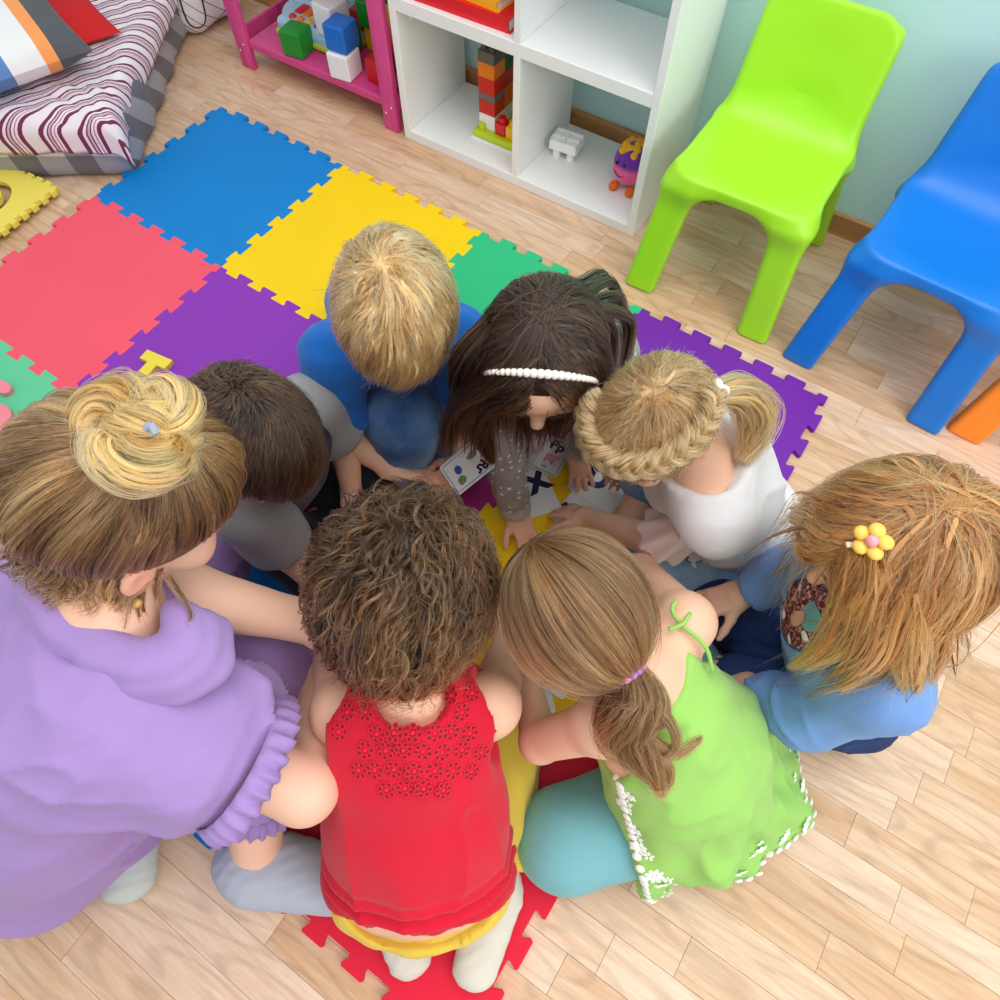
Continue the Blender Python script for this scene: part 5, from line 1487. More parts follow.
    for k in range(5):
        a = k * 1.2566 + .3; MB().ball(cp + (a1 * math.cos(a) + a2 * math.sin(a)) * .0125, (.0092, .0092, .0062), 12).build('petal', plain('clip_yellow', (246, 200, 90), .5), cl, smooth=True)
    MB().ball(cp + nf2 * .005, .007, 12).build('flower_centre', plain('clip_rose', (236, 160, 172), .4), cl, smooth=True)
    MB().box(cp + a1 * .02 - nf2 * .004, (.012, .006, .003)).build('clip_bar', plain('clip_bar', (244, 214, 208), .4), cl)
    return p

# ================================================================== curly girl, red tank top
def curly_girl():
    J = dict(head=at(402, 582, .545), look=((.05, .86, -.50), (.02, .46, .88)), hs=1.0,
             hip=at(420, 880, .15), chest=at(413, 752, .35), neck=at(412, 694, .445),
             shL=at(342, 712, .405), elL=at(330, 640, .26), wrL=at(360, 590, .14),
             shR=at(490, 706, .405), elR=at(512, 640, .26), wrR=at(480, 590, .12),
             knR=at(506, 706, .075), anR=at(494, 896, .055), toR=at(474, 972, .03),
             knL=at(360, 720, .075), anL=at(392, 890, .055), toL=at(410, 960, .03))
    J['handR'] = dict(d=(-.1, .9, -.3), n=(0, .2, 1), t=-1, s=.62); J['handL'] = dict(d=(.2, .9, -.3), n=(0, .2, 1), t=1, s=.62)
    p = Person('person', 'kneeling girl with bushy brown curls in a red tank top', J, iris=(90, 80, 60)).build_body(.0048)
    sd = p.side()
    S = p.torso(p.cloth(.0056), .016, hip=at(420, 872, .155), rh=.102, rw=.082, rc=.080, k=.05)
    S.plane(at(420, 915, .20), (0.0, -.92, -.42), .004)
    for a, sg in (('L', -1), ('R', 1)):
        S.cone(J['sh' + a] + sd * sg * .036 + np.array([0, -.030, -.025]), J['sh' + a] + sd * sg * .032 + np.array([0, .05, .05]), .054, .054, k=.008, mode='cut')
    S.ell(J['neck'] + np.array([.003, -.004, .03]), (.050, .046, .050), k=.008, mode='cut')
    S.plane(J['neck'] + np.array([0, .03, .035]), (0, .4, 1), .004)
    tk = p.wear('tank_top', S, jersey('red_jersey', (208, 20, 48)), [(.002, 22, 3, ((0, .7, .5), 4)), (.0045, 36, 8, ((0, .7, .5), 3.5), 1)])
    V, Q, N = mesh_data(tk); hp_ = at(420, 915, .20); dn = unit(J['chest'] - J['hip']); hh_ = (V - hp_) @ dn
    V = V + N * (.006 * np.sin(hh_ * 2 * math.pi / .026 + 1.2 * np.sin((V @ sd) * 18)) * np.exp(-((hh_ - .042) / .026) ** 2))[:, None]
    tk.data.vertices.foreach_set('co', V.astype(np.float32).ravel()); tk.data.update()
    # crocheted lace yoke: rows of little openwork flowers on the upper back
    lace = empty('lace_yoke'); p.add(lace)
    ML, MH = plain('red_lace', (228, 24, 58), .8), plain('lace_hole', (120, 30, 34), .9)
    V = np.empty(len(tk.data.vertices) * 3); tk.data.vertices.foreach_get('co', V); V = V.reshape(-1, 3)
    Q = np.empty(len(tk.data.loops), np.int32); tk.data.loops.foreach_get('vertex_index', Q); N = vnormals(V, Q.reshape(-1, 4))
    Vs = np.array([proj(v)[:2] for v in V]); Ns = N; V3 = V
    def on_top(px, py):
        facing = (Ns * (np.array([0, 0, CAM_H]) - V3)).sum(1) > 0
        d = ((Vs - (px, py)) ** 2).sum(1) + np.where(facing, 0, 1e6); i = d.argmin(); return V3[i], Ns[i], d[i]
    mbr = MB(); mh = MB()
    r = random.Random(2); cnt = 0
    for row, y in enumerate(range(694, 798, 19)):
        for x in range(338, 502, 19):
            xx = x + (9.5 if row % 2 else 0)
            if ((xx - 415) / 88) ** 2 + ((y - 690) / 108) ** 2 > 1 : continue
            v, n, dd = on_top(xx, y)
            if dd > 30: continue
            a1 = unit(np.cross(n, [0, 0, 1])); a2 = np.cross(n, a1)
            fl = MB(); fl.ball(v + n * .0006, (.0032, .0032, .0022), 8)
            for k in range(7):
                a = k * 2 * math.pi / 7; c_ = v + (a1 * math.cos(a) + a2 * math.sin(a)) * .0085
                for j in range(8):
                    b0, b1 = j * math.pi / 4, (j + 1) * math.pi / 4
                    fl.cyl(c_ + (a1 * math.cos(b0) + a2 * math.sin(b0)) * .0034 + n * .001, c_ + (a1 * math.cos(b1) + a2 * math.sin(b1)) * .0034 + n * .001, .0009, seg=4)
                hh = MB(); mh.ball(c_ + n * .0006, (.0026, .0026, .0012), 6, Matrix([list(r_) for r_ in np.stack([a1, a2, n], 1)]))
            fl.build('lace_flower', ML, lace)
    mh.build('lace_openings', MH, lace)['kind'] = 'stuff'
    # ruched gathers below the yoke and doubled hem
    hem = []
    S2 = p.pelvis(p.cloth(), .006, .090, .12); p.trouser(S2, 'R', 1.86, .013, .066, .056, .044); p.trouser(S2, 'L', 1.86, .013)
    S2.ell(at(420, 905, .20), (.105, .06, .07), k=.01, mode='cut')
    p.wear('trousers', S2, jersey('yellow_jersey', (226, 194, 74)), [(.0035, 40, 3, ((0, 1, 0), 2)), (.002, 80, 5, ((0, 1, 0), 2))])
    S3 = Solid(*bounds([at(420, 900, .17)], .2), .004)   # sagging waistband
    ring = [at(x, y, z) for x, y, z in [(345, 880, .20), (352, 905, .18), (375, 925, .165), (420, 942, .16), (462, 928, .165), (488, 905, .18), (496, 880, .20)]]
    S3.chain(catmull(ring, 4), [.009] * 25, k=.004)
    p.wear('waistband', S3, jersey('yellow_jersey', (226, 194, 74)), [(.0015, 90, 3, None)])
    for a in 'LR': p.foot('sock', a, plain('grey_white_sock', (214, 208, 196), .9, .08, 30), .22)
    rad = np.array([.086, .102, .094]); cols = [(36, 21, 10), (82, 52, 28), (128, 88, 50), (200, 150, 92)]
    hair_cap(p, rad, cols[:3], grow=1.06)
    h = Hair(5); rng = h.rng; u = scalp(5400, rng, .25, -.6)
    cr = unit((-.1, .12, .98)); fl = away(cr, .15, .25, 6, .5)
    L = .15 + .03 * rng.normal(size=len(u)) - .03 * (u[:, 2] < 0)
    X = march(p.c, p.R, rad, u, L, 18, lambda q, t: fl(q), 1.06 + .30 * rng.random(len(u)) ** 1.3, .35, 1.2, .25)
    X, own = clump(X, 768, 0.37, rng); X = curl(X, own, .0075, 2.4, rng, .3)
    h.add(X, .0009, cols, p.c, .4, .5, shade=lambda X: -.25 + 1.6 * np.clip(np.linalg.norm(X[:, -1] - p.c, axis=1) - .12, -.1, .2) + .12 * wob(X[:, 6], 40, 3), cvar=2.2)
    h.build('hair', p, M_HAIR)
    return p

# ================================================================== ponytail girl, green top
def pony_girl():
    J = dict(head=at(572, 596, .58), look=((-.55, .66, -.50), (-.25, .34, .9)), hs=.92,
             hip=at(704, 784, .12), chest=at(662, 720, .345), neck=at(640, 676, .44),
             shL=at(604, 724, .42), elL=at(540, 742, .29), wrL=at(524, 668, .17),
             shR=at(686, 622, .42), elR=at(640, 572, .28), wrR=at(575, 560, .15),
             knL=at(566, 838, .085), anL=at(640, 790, .06), toL=at(690, 760, .04),
             knR=at(680, 640, .09), anR=at(640, 700, .05), toR=at(620, 720, .03))
    J['handL'] = dict(d=(-.1, .8, -.5), n=(0, .3, 1), t=1, s=.64); J['handR'] = dict(d=(-.9, .3, -.4), n=(0, .2, 1), t=-1, s=.64)
    p = Person('person', 'girl with a long wavy ponytail in a lime green lace hem top', J, iris=(90, 80, 60)).build_body(.0048)
    sd = p.side()
    HC = at(708, 770, .0)
    S = p.cloth(.0055)
    waist = J['chest'] * .5 + J['hip'] * .5
    S.cone(J['chest'], waist + DOWN * .0, .088, .105, k=.02, flat=(sd, 1.25))
    S.cone(waist, HC, .106, .146, k=.05, flat=(sd, 1.1))
    hpL = J['hip'] - sd * .06; thL = lambda t: hpL * (1 - t) + J['knL'] * t
    S.cone(hpL + np.array([0, 0, .01]), thL(.42), .100, .096, k=.04, cap=True)
    S.plane((0, 0, .034), (0, 0, -1), .004)
    S.cone(J['shL'] * .72 + J['shR'] * .28, J['shR'] * .72 + J['shL'] * .28, .042, .042, k=.04)
    S.cone(J['chest'], J['neck'], .078, .050, k=.03, flat=(sd, 1.15))
    for a, sg in (('L', -1), ('R', 1)):
        S.cone(J['sh' + a] + sd * sg * .012 + np.array([0, 0, -.05]), J['sh' + a] + sd * sg * .012 + np.array([0, 0, .08]), .062, .060, k=.006, mode='cut')
    S.ell(J['neck'] + np.array([-.02, .02, .035]), (.085, .085, .065), k=.008, mode='cut')
    V, Q = S.surf(); V = relax(V, Q, 2); N = vnormals(V, Q)
    axd = unit(HC - J['chest']); ax = (V - J['chest']) @ axd
    e1 = sd; e2 = np.cross(axd, e1); ph = np.arctan2((V - waist) @ e2, (V - waist) @ e1)
    tt = np.clip((ax - .06) / .22, 0, 1)
    V = V + N * (tt * (.010 * np.sin(ph * 7 + 1.5 * np.sin(ax * 20)) + .004 * np.sin(ph * 17 + ax * 30)) + .002 * wob(V, 45, 3) + .005 * ridge(V, 26, 6))[:, None]
    V[:, 2] = np.maximum(V[:, 2], .014); rc_ = V[V[:, 2] < .05]; rc_ = (rc_.min(0) + rc_.max(0)) / 2; fl_ = np.clip((.15 - V[:, 2]) / .11, 0, 1) ** 1.6 * np.clip((N[:, 2] + .8) / .3, 0, 1)
    V[:, :2] += nrm((V - rc_)[:, :2]) * (.026 * fl_)[:, None]
    topo = p.add(link('green_top', mesh_from('green_top', V, Q), jersey('lime_cotton', (152, 204, 100), var=.05), None, smooth=True))
    # embroidered white flower lace along the hem
    lace = empty('hem_lace'); p.add(lace); MW = plain('lace_white', (244, 246, 240), .8)
    la = unit(J['knL'] - hpL); low_ = V[V[:, 2] < .05]; rim_c = (low_.min(0) + low_.max(0)) / 2
    edge = (V[:, 2] < .046) | (np.abs((V - thL(.42)) @ la) < .008)
    E_, EN = V[edge & (N[:, 2] > -.75)], N[edge & (N[:, 2] > -.75)]
    aa = np.arctan2(E_[:, 1] - rim_c[1], E_[:, 0] - rim_c[0]); rr_ = np.hypot(E_[:, 1] - rim_c[1], E_[:, 0] - rim_c[0])
    rim = []
    for k in range(96):
        a0 = -math.pi + 2 * math.pi * (k + .5) / 96; m = np.abs((aa - a0 + math.pi) % (2 * math.pi) - math.pi) < .05
        if m.any(): i = np.where(m)[0][rr_[m].argmax()]; rim.append(E_[i])
    rim = resample(np.array(rim + rim[:1]), 100)[:-1]
    inn = unit(waist - rim_c)
    def seat(q):
        i = ((V - q) ** 2).sum(1).argmin(); v, n = V[i], N[i]; a1 = unit(np.cross(n, [.1, .2, 1])); return v, n, a1, np.cross(n, a1)
    for k, q in enumerate(rim):
        v, n, a1, a2 = seat(q + np.array([0, 0, .004]))
        MB().ball(q + np.array([0, 0, .003]), (.0075, .0075, .0032), 8, Matrix([list(r) for r in np.stack([a1, a2, n], 1)])).build('scallop', MW, lace)
        if k % 3 == 0 or k % 3 == 1:
            big = k % 3 == 0
            toc = unit(rim_c + np.array([0, 0, .12]) - q)
            v, n, a1, a2 = seat(q + toc * (.026 if big else .046)); Rm = Matrix([list(r) for r in np.stack([a1, a2, n], 1)]); fb = MB(); m_ = 8 if big else 5
            for j in range(m_):
                a = j * 2 * math.pi / m_; fb.ball(v + (a1 * math.cos(a) + a2 * math.sin(a)) * (.0095 if big else .0055) + n * .0012, (.0062, .0036, .0016) if big else (.004, .0024, .0013), 8, Rm @ Matrix.Rotation(a, 3, 'Z'))
            if big: fb.ball(v + n * .0012, (.0035, .0035, .0018), 8)
            fb.build('lace_flower' if big else 'lace_sprig', MW, lace)
    # shoulder tie
    tp_ = J['shR'] * .74 + J['neck'] * .26 + np.array([0, 0, .045])
    tie = MB().tube(catmull([tp_ + np.array([.045, -.05, -.045]), tp_ + np.array([.028, -.026, -.006]), tp_, tp_ + np.array([-.012, .02, .004]), tp_ + np.array([-.004, .034, .0])], 4), .003, 8)
    tie.tube(catmull([tp_ + np.array([-.02, -.006, .002]), tp_ + np.array([-.002, .0, .006]), tp_ + np.array([.012, .016, .002])], 4), .003, 8)
    p.add(tie.build('shoulder_tie', jersey('lime_cotton', (168, 220, 112)), None, smooth=True))
    S = p.pelvis(p.cloth(), .004, .076, .1); p.trouser(S, 'L', 1.8, .010, .066, .070, .05); p.trouser(S, 'R', 1.8, .006)
    p.wear('leggings', S, jersey('teal_legging', (120, 182, 190)), [(.001, 60, 5, None)])
    rad = np.array([.080, .099, .088]) * .87; cols = [(48, 28, 13), (92, 60, 32), (132, 92, 54), (194, 152, 102)]
    hair_cap(p, rad, cols[:3], grow=1.0)
    h = Hair(6); rng = h.rng; u = scalp(6200, rng, -.05, -.6)
    tl = at(620, 658, .545); w = unit(((tl - p.c) @ p.R) / rad); fl = toward(w); tl = p.c + p.R @ (w * rad * 1.05)
    ang = np.arccos(np.clip(u @ w, -1, 1)); L = np.clip(ang * .084, .01, .25)
    X = march(p.c, p.R, rad, u, L, 13, lambda q, t: fl(q), 1.02 + .05 * rng.random(len(u)), .05, .8, .5)
    X, own = clump(X, 512, 0.19, rng); X = curl(X, own, .0018, .8, rng); h.add(X, .0009, cols, p.c, .5, .5, shade=lambda X: .18 * wob(X[:, 5], 60, 8))
    b = [tl, tl + unit(at(636, 682, .53) - tl) * .026, at(634, 690, .515), at(630, 706, .50), at(624, 730, .47), at(640, 755, .45), at(655, 775, .43), at(662, 795, .40)]
    X, C = bundle(catmull(b, 6), [.014, .014, .028, .036, .034, .024, .014, .004], 330, rng, .35, None, .25); h.add(X, .0008, cols, C, .3, cvar=.8)
    for pts in [[(638, 672, .53), (660, 690, .5), (666, 716, .48), (652, 728, .47), (640, 718, .48)], [(636, 690, .52), (668, 720, .48), (676, 746, .46), (658, 762, .45), (648, 750, .46)], [(640, 740, .47), (668, 765, .44), (668, 785, .42), (655, 790, .42), (652, 776, .43)],
                [(645, 735, .47), (675, 752, .45), (695, 742, .45), (702, 736, .45)], [(615, 690, .5), (600, 715, .47), (612, 745, .45), (640, 765, .44)]]:
        X, C = bundle(catmull([at(*q) for q in pts], 6), [.007, .007, .005, .002], 40, rng, .4); h.add(X, .0007, cols[1:], C, .3)
    h.build('hair', p, M_HAIR)
    tie = empty('hair_tie'); p.add(tie)
    d = unit(at(636, 682, .53) - tl); a1 = unit(np.cross(d, [0, 0, 1])); a2 = np.cross(d, a1)
    for k in range(14):
        a = k * 2 * math.pi / 14; MB().ball(tl + d * .026 + (a1 * math.cos(a) + a2 * math.sin(a)) * .0185, (.0066, .0066, .0066), 10).build('bead', plain('lilac_tie' if k % 3 else 'pink_tie', (190, 130, 214) if k % 3 else (240, 150, 200), .5), tie, smooth=True)
    return p

# ================================================================== brown haired boy, grey sleeves
def brown_boy():
    J = dict(head=at(252, 432, .56), look=((.74, -.46, -.50), (.42, -.24, .87)), hs=.98,
             hip=at(236, 470, .12), chest=at(268, 462, .33), neck=at(270, 452, .415),
             shL=at(308, 408, .385), elL=at(344, 440, .27), wrL=at(352, 496, .15),
             shR=at(252, 510, .385), elR=at(288, 552, .26), wrR=at(335, 600, .16),
             knL=at(372, 490, .10), anL=at(330, 470, .05), toL=at(350, 500, .04),
             knR=at(318, 570, .10), anR=at(320, 520, .05), toR=at(345, 540, .04))
    J['handL'] = dict(d=(.25, -.9, -.4), n=(.3, .2, 1), t=-1, s=.64); J['handR'] = dict(d=(.85, -.3, -.3), n=(0, .2, 1), t=1, s=.64)
    p = Person('person', 'boy with short dark brown hair in a navy shirt with grey sleeves', J, iris=(60, 44, 30), brow=(60, 42, 30)).build_body(.0048)
    S = p.torso(p.cloth(), .013, rc=.084)
    S.ell(J['neck'] + np.array([.02, -.01, .045]), (.05, .05, .045), k=.01, mode='cut')
    p.wear('shirt', S, jersey('navy_jersey', (24, 26, 42)), [(.003, 34, 3, None)])
    S = p.cloth(); 
    for a in 'LR': S.ell(J['sh' + a], .056, k=.01); p.sleeve(S, a, .80, .020, .006)
    p.wear('sleeves', S, jersey('grey_marl', (148, 148, 150), var=.1), [(.002, 40, 4, None)])
    S = p.pelvis(p.cloth(), .014); p.trouser(S, 'L', 1.9, .014); p.trouser(S, 'R', 1.9, .014)
    p.wear('trousers', S, jersey('black_trouser', (26, 26, 34)), [(.003, 30, 5, None)])
    rad = np.array([.080, .099, .087]) * .94; cols = [(18, 11, 7), (38, 24, 15), (58, 38, 24), (96, 66, 44)]
    hair_cap(p, rad, cols[:2], grow=1.0)
    h = Hair(7); rng = h.rng; u = scalp(6120, rng, .34, -.45)
    wh = unit((-.15, -.55, .82)); fl = away(wh, .4)
    L = np.clip(.052 + .025 * u[:, 1] + .012 * rng.normal(size=len(u)), .03, .09)
    X = march(p.c, p.R, rad, u, L, 8, lambda q, t: fl(q), 1.03 + .07 * rng.random(len(u)), .15, 1.1, .25)
    X, own = clump(X, 768, 0.37, rng); X = curl(X, own, .0025, .7, rng); h.add(X, .0009, cols, p.c, .2, .5)
    h.build('hair', p, M_HAIR)
    return p

# ================================================================== teacher, lavender dress, bun
def teacher():
    s = 1.42
    J = dict(head=at(126, 488, .725), look=((.74, .44, -.50), (.40, .22, .89)), hs=1.08,
             hip=at(28, 800, .15), chest=at(62, 690, .50), neck=at(108, 622, .605),
             shL=at(70, 560, .54), elL=at(190, 596, .48), wrL=at(308, 622, .42),
             shR=at(125, 712, .54), elR=at(304, 790, .40), wrR=at(320, 690, .30),
             knR=at(258, 668, .30), anR=at(256, 866, .085), toR=at(374, 888, .035),
             knL=at(200, 560, .16), anL=at(120, 820, .06), toL=at(128, 880, .04))
    J['handR'] = dict(d=(.2, .9, -.2), n=(.4, 0, 1), t=-1, s=.9); J['handL'] = dict(d=(.9, -.15, -.3), n=(0, .2, 1), t=-1, s=.9)
    p = Person('person', 'woman with a messy blond bun in a lavender dress and grey socks', J, s=s, tone=(236, 188, 162), iris=(90, 120, 130), brow=(120, 90, 60), group=None)
    p.J['shR0'] = p.J['shR']
    p.build_body(.0058)
    sd = p.side()
    lo, hi = p.box_for(.16); lo[0] -= .06
    S = Solid(lo, hi, .0065)
    waist = J['hip'] * .5 + J['chest'] * .5
    S.chain([J['hip'] + np.array([0, 0, -.02]), waist, J['chest']], [.150, .140, .125], k=.06, flat=(sd, 1.2))
    S.cone(J['shL'], J['shR'], .075, .075, k=.06)
    S.cone(J['chest'], J['neck'], .112, .066, k=.04, flat=(sd, 1.2))
    # wide right sleeve gathered above the elbow, left sleeve pushed up
    arm = lambda t: J['shR'] * (1 - t) + J['elR'] * t
    S.cone(arm(-.08) + np.array([0, 0, -.03]), arm(.46) + np.array([0, 0, -.02]), .098, .098, k=.06, cap=True)
    S.cone(arm(.46) + np.array([0, 0, -.02]), arm(.69), .098, .070, k=.02, cap=True)
    S.cone(J['shL'], J['shL'] * .45 + J['elL'] * .55, .070, .062, k=.04, cap=True)
    # skirt over the hips
    S.cone(J['hip'], at(112, 806, .13), .14, .085, k=.06)
    S.cone(waist, J['knR'] * .45 + J['hip'] * .55, .11, .10, k=.05)
    S.ell(J['neck'] + np.array([.025, .01, .055]), (.074, .07, .075), k=.01, mode='cut')
    V, Q = S.surf(); V = relax(V, Q, 3); N = vnormals(V, Q)
    tarm = np.clip(((V - J['shR']) @ unit(J['elR'] - J['shR'])) / .2, 0, 1) * (np.linalg.norm(V - arm(.5), axis=1) < .2)
    V = V + N * (.006 * wob(V, 13, 4, ((.8, -.45, -.35), 3.0)) + (.013 + .020 * tarm) * ridge(V, 17, 9, ((.8, -.45, -.3), 3.2)) + .006 * ridge(V, 30, 31) + .0012 * wob(V, 70, 2))[:, None]
    V[:, 2] = np.maximum(V[:, 2], .014)
    ML = jersey('lavender_jersey', (163, 134, 194), var=.03)
    p.add(link('dress', mesh_from('dress', V, Q), ML, None, smooth=True))
    # trouser legs of the same cloth with gathered ankle frill
    S = Solid(*p.box_for(.16), .0075); hp = J['hip'] + sd * .07
    S.chain([hp, J['knR'], J['knR'] * .40 + J['anR'] * .60 + np.array([0, 0, .01])], [.110, .084, .056], k=.03)
    S.chain([J['hip'] - sd * .07, J['knL'], J['knL'] * .2 + J['anL'] * .8], [.11, .085, .06], k=.03)
    p.wear('trousers', S, ML, [(.004, 22, 3, None), (.007, 26, 7, None, 1)])
    def frill(name, c, ax, r, w, n, amp):
        ax = unit(ax); e1 = unit(np.cross(ax, [.2, .3, .9])); e2 = np.cross(ax, e1); K, M_ = 160, 5; V = []
        for i in range(K):
            a = 2 * math.pi * i / K
            for j in range(M_):
                f = j / (M_ - 1); rr = r + amp * f * math.sin(n * a) + .3 * amp * math.sin(n * 2.3 * a + 1) * f + .004 * math.sin(math.pi * f)
                V.append(c + ax * (f * w) + (e1 * math.cos(a) + e2 * math.sin(a)) * rr)
        q = np.arange(K * M_).reshape(K, M_); Q = np.stack([q, np.roll(q, -1, 0), np.roll(np.roll(q, -1, 0), -1, 1), np.roll(q, -1, 1)], -1)[:, :-1].reshape(-1, 4)
        o = p.add(link(name, mesh_from(name, V, Q), ML, None, smooth=True)); m = o.modifiers.new('t', 'SOLIDIFY'); m.thickness = .003; return o
    frill('sleeve_frill', arm(.575) + np.array([0, 0, -.006]), J['elR'] - J['shR'], .084, .034, 26, .008)
    fa = J['knR'] * .34 + J['anR'] * .66
    frill('ankle_frill', fa, J['anR'] - J['knR'], .054, .03, 20, .005)
    # turned collar
    cpts = catmull([at(44, 566, .655), at(56, 598, .65), at(84, 630, .64), at(122, 652, .63), at(158, 658, .62), at(184, 642, .615), at(180, 612, .62)], 6)
    S = Solid(*bounds(list(cpts), .06), .0045); nc = at(120, 598, .64)
    for i in range(len(cpts) - 1):
        rows = []
        for q in (cpts[i], cpts[i + 1]):
            o_ = unit((q - nc) * np.array([1, 1, .2])); rows.append([q + np.array([0, 0, .012]) - o_ * .004, q + o_ * .014 + np.array([0, 0, .012]), q + o_ * .028 + np.array([0, 0, -.006]), q + o_ * .036 + np.array([0, 0, -.026])])
        for j in range(4): S.cone(rows[0][j], rows[1][j], .0085, .0085, k=.014)
    p.wear('collar', S, ML, [(.0015, 60, 4, None)])
    MS_ = plain('grey_blue_sock', (172, 178, 192), .9, .06, 40, .3, 500)
    p.foot('sock', 'R', MS_, .03, .005); p.foot('sock', 'L', plain('pale_sock', (190, 196, 190), .9), .12, .006)
    # ear stud
    ear = p.c + p.R @ (np.array([.079, -.006, -.074]) * 1.12); MB().ball(ear, .0055, 10).build('earring', plain('gold', (214, 170, 90), .2), p.body, smooth=True)
    ob = p.body.children[-1]
    rad = np.array([.084, .103, .092]) * 1.06; cols = [(44, 28, 15), (92, 62, 36), (140, 102, 62), (202, 164, 110)]
    hair_cap(p, rad, cols[:3], grow=1.0)
    h = Hair(8); rng = h.rng; u = scalp(8200, rng, -.12, -.66)
    bn = at(150, 425, .83); w = unit(((bn - p.c) @ p.R) / rad); fl = toward(w)
    ang = np.arccos(np.clip(u @ w, -1, 1)); L = np.clip((ang - .25) * .122, .02, .32)
    X = march(p.c, p.R, rad, u, L, 15, lambda q, t: fl(q), 1.03 + .07 * rng.random(len(u)), .04, .8, .45)
    X, own = clump(X, 416, 0.28, rng); X = curl(X, own, .004, .9, rng); h.add(X, .0011, cols, p.c, .6, .5, shade=lambda X: .2 * wob(X[:, 6], 45, 8), cvar=1.6)
    # bun: twisted loops of blond hair
    BC = [(150, 100, 44), (204, 158, 88), (228, 190, 122), (244, 220, 164)]
    def bun_at(x, y, z): return at(137 + (x - 142) * .82, 430 + (y - 430) * .84, z - .028)
    def ringpath(cx, cy, z, rx_, ry_, a0, a1, n=9, dz=0.0):
        return [bun_at(cx + rx_ * math.cos(math.radians(a)), cy - ry_ * math.sin(math.radians(a)), z + dz * i / n) for i, a in enumerate(np.linspace(a0, a1, n))]
    for pts, r0, nst in [(ringpath(130, 430, .855, 50, 38, 200, -30, 9, .01), [.014, .022, .026, .022, .014], 260), (ringpath(140, 440, .86, 44, 32, 10, -190, 9, .015), [.014, .026, .030, .024, .012], 300), (ringpath(178, 408, .868, 24, 26, -120, 190, 10, .0), [.010, .016, .017, .016, .010], 200),
                         ([bun_at(104, 436, .85), bun_at(130, 432, .872), bun_at(158, 428, .875), bun_at(186, 432, .86)], [.010, .022, .024, .012], 220), ([bun_at(112, 412, .85), bun_at(134, 418, .868), bun_at(160, 412, .872), bun_at(180, 400, .865)], [.010, .018, .018, .010], 180), ([bun_at(120, 452, .85), bun_at(146, 446, .868), bun_at(172, 446, .866), bun_at(194, 440, .85)], [.010, .018, .018, .010], 180), (ringpath(150, 468, .862, 42, 18, 200, 340, 8), [.008, .014, .016, .008], 150), ([bun_at(190, 440, .88), bun_at(205, 448, .865), bun_at(222, 440, .86)], [.01, .007, .002], 50),
                         ([bun_at(186, 450, .87), bun_at(204, 462, .85), bun_at(210, 480, .84)], [.012, .008, .002], 60)]:
        X, C = bundle(catmull(pts, 5), np.array(r0) * .9, nst, rng, .5, None, .15); h.add(X, .0008, BC, C, .6)
    # nape wisps
    un = nrm(rng.normal(size=(9000, 3))); un = un[(un[:, 2] < -.42) & (un[:, 2] > -.68) & (un[:, 1] < -.1)][:520]
    X = march(p.c, p.R, rad, un, .035 + .02 * rng.random(len(un)), 7, lambda q, t: nrm(np.stack([q[:, 0] * .5, q[:, 1] * .6, -1 + 0 * q[:, 0]], 1)), 1.0 + .05 * rng.random(len(un)), .3, 1.2, .15)
    X, own = clump(X, 60, .5, rng); X = curl(X, own, .006, 1.4, rng); h.add(X, .0009, cols, p.c, .3)
    for k in range(7):
        a = at(rng.uniform(140, 170), rng.uniform(565, 580), .68 - .03 * rng.random()); dv = np.array([rng.normal(0, .02), -.035 - .02 * rng.random(), -.03])
        X, C = bundle(catmull([a, a + dv * .5 + rng.normal(0, .006, 3), a + dv + rng.normal(0, .012, 3)], 5), [.005, .004, .002], 6, rng, .6); h.add(X, .0007, cols, C, .3)
    h.build('hair', p, M_HAIR)
    S = Solid(*bounds([bn], .07), .004); S.ell(at(140, 436, .785), (.042, .036, .03), k=0)
    p.add(solid_obj('bun_core', S, M_HAIR, None, col=np.array(lin((206, 166, 100)))))
    MB().tube([at(146, 428, .868), at(152, 426, .870), at(156, 434, .866)], .004, 8).build('hair_tie', plain('tie_grey', (150, 156, 176), .6), p.body)
    return p
PEOPLE = [f() for f in (blond_boy, dark_girl, braid_girl, sweater_girl, curly_girl, pony_girl, brown_boy, teacher)]

# ------------------------------------------------------------------ letter cards
M_CARD = plain('card_white', (240, 240, 238), .4)
M_INK = plain('ink_blue', (16, 24, 110), .5); M_INKD = plain('ink_navy', (18, 22, 66), .5); M_RIM = plain('card_rim', (70, 130, 190), .5)
def text_mesh(body, size, mat, parent, loc, rz=0.0, bold=0.0, name='lettering'):
    cu = bpy.data.curves.new(name, 'FONT'); cu.body = body; cu.size = size; cu.extrude = .0003; cu.offset = bold; cu.align_x = 'CENTER'; cu.align_y = 'CENTER'
    tmp = bpy.data.objects.new('tmp', cu); COL.objects.link(tmp); dg = bpy.context.evaluated_depsgraph_get()
    me = bpy.data.meshes.new_from_object(tmp.evaluated_get(dg)); bpy.data.objects.remove(tmp)
    me.materials.clear(); me.materials.append(mat); o = link(name, me, None, parent, loc, rz); return o
def rrect(w, h, r, n=5):
    out = []
    for cx, cy, a0 in ((w / 2 - r, h / 2 - r, 0), (-w / 2 + r, h / 2 - r, 90), (-w / 2 + r, -h / 2 + r, 180), (w / 2 - r, -h / 2 + r, 270)):
        out += [(cx + r * math.cos(math.radians(a0 + 90 * k / n)), cy + r * math.sin(math.radians(a0 + 90 * k / n))) for k in range(n + 1)]
    return out
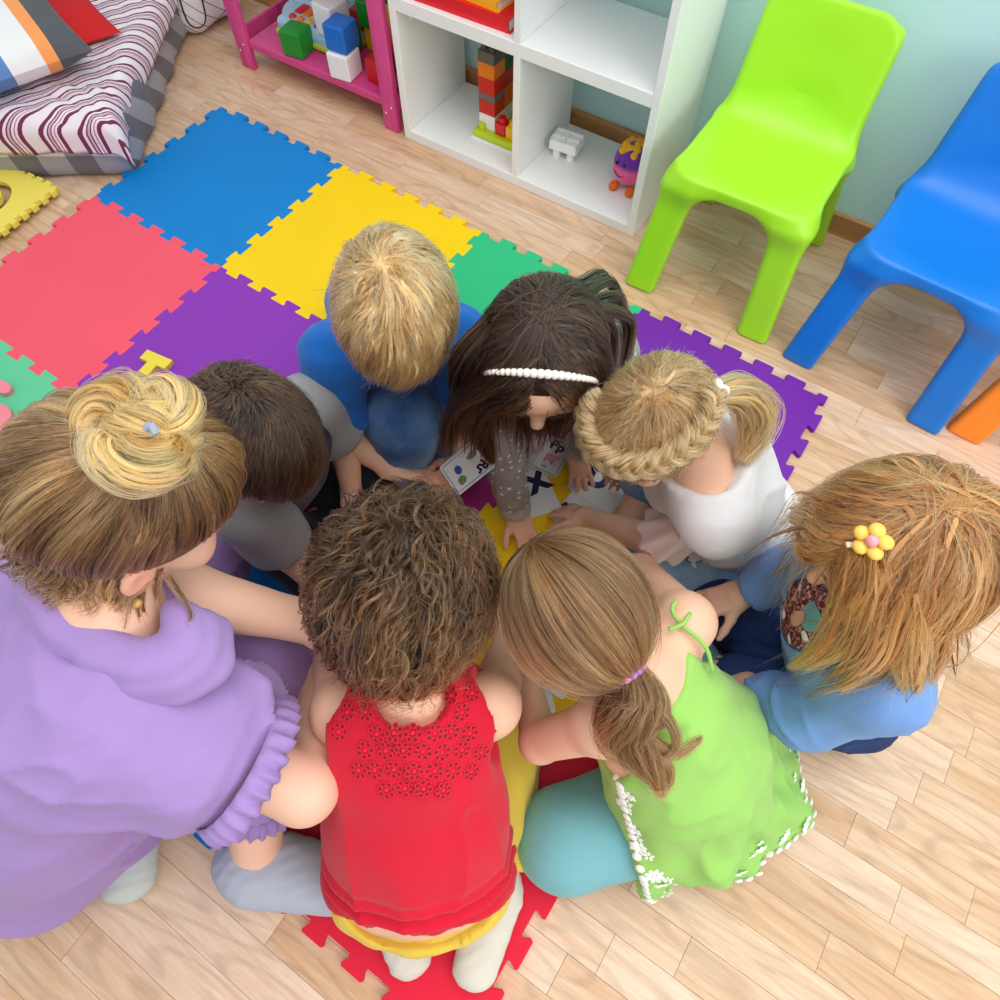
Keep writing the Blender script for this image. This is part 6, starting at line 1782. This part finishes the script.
def card(loc, rz, w, h, label, rot=None, rim=True):
    o = empty('letter_card', tuple(loc)); o.rotation_euler = (0, 0, rz)
    if rot is not None: o.rotation_euler = Matrix([list(r) for r in rot]).to_euler()
    tag(o, label, 'card', 'letter cards')
    MB().prism(rrect(w, h, .006), 0, .0012).build('card_sheet', M_CARD, o)
    if rim:
        for x0, y0, sx, sy in ((0, h / 2 - .005, w - .012, .0014), (0, -h / 2 + .005, w - .012, .0014), (w / 2 - .005, 0, .0014, h - .012), (-w / 2 + .005, 0, .0014, h - .012)):
            MB().box((x0, y0, .0014), (sx, sy, .0004)).build('border_line', M_RIM, o)
    return o
def picture(o, parts):
    for (x, y, sx, sy, rgb) in parts:
        MB().ball((x, y, .0015), (sx, sy, .0007), 12).build('print', plain('ink_%d_%d_%d' % rgb, rgb, .6), o)
def cardz(px, py, z): return at(px, py, z)
ZT = .0135
# big single-letter cards lying on the yellow mat
c1 = card(cardz(528, 487, ZT), math.radians(20), .10, .15, 'white letter card with a dark x under the dotted sleeve', rim=False); text_mesh('x', .10, M_INKD, c1, (0.022, 0.012, .0014), .15, .003)
c2 = card(cardz(590, 505, ZT + .0016), math.radians(-38), .10, .16, 'white letter card below the hand with a half hidden blue letter', rim=False)
text_mesh('J', .085, M_INK, c2, (-.015, -.045, .0014), 1.2, .003)
c3 = card(cardz(602, 480, ZT + .0032), math.radians(-38), .11, .13, 'white letter card with a large blue b by the braided girl', rim=False); text_mesh('b', .11, M_INK, c3, (-.012, .008, .0014), .15, .003)
c4 = card(cardz(552, 456, ZT + .0048), math.radians(-30), .068, .098, 'small letter card reading Pp with a pink pig')
text_mesh('Pp', .034, M_INKD, c4, (0.0, .028, .0014), 0, .0012); picture(c4, [(0, -.006, .014, .010, (236, 170, 170)), (.012, -.002, .007, .007, (240, 180, 180)), (-.010, -.016, .003, .006, (226, 156, 156)), (.008, -.016, .003, .006, (226, 156, 156))])
text_mesh('pig', .009, M_INKD, c4, (-.004, -.032, .0014))
# the Rr card held up by the blond boy
d1 = at(482, 440, .22); 
ex = unit(at(487, 466, .16) - at(464, 490, .145)); 
pA, pB, pC = at(476, 440, .245), at(489, 468, .225), at(447, 464, .200)
yv = unit(pA - pB); xv = unit(pA - pC); n_ = unit(np.cross(xv, yv)); 
if n_[2] < 0: n_ = -n_
yv = np.cross(n_, xv); cc_ = at(467, 467, .217)
c5 = card(cc_, 0, .098, .068, 'letter card reading Rr held by the blond boy', np.stack([xv, yv, n_], 1))
text_mesh('Rr', .026, M_INKD, c5, (.026, -.018, .0014), math.radians(200), .0012)
picture(c5, [(.022, .012, .013, .006, (130, 150, 130)), (.030, .016, .010, .003, (214, 130, 40)), (-.018, .006, .008, .009, (50, 90, 160)), (-.022, -.014, .010, .008, (90, 160, 90)), (-.026, -.018, .005, .005, (214, 90, 90))])
c6 = card(cardz(532, 690, ZT), math.radians(12), .07, .10, 'blank white card on the yellow mat beside the kneeling girl', rim=False)
c7 = card(cardz(560, 668, ZT + .0016), math.radians(-35), .075, .10, 'white card half hidden under the ponytail girl head', rim=False)

print('TRIS', sum(sum(len(q.vertices) - 2 for q in o.data.polygons) if len(o.data.polygons) < 3000 else len(o.data.loops) - 2 * len(o.data.polygons) for o in scene.objects if o.type == 'MESH'))
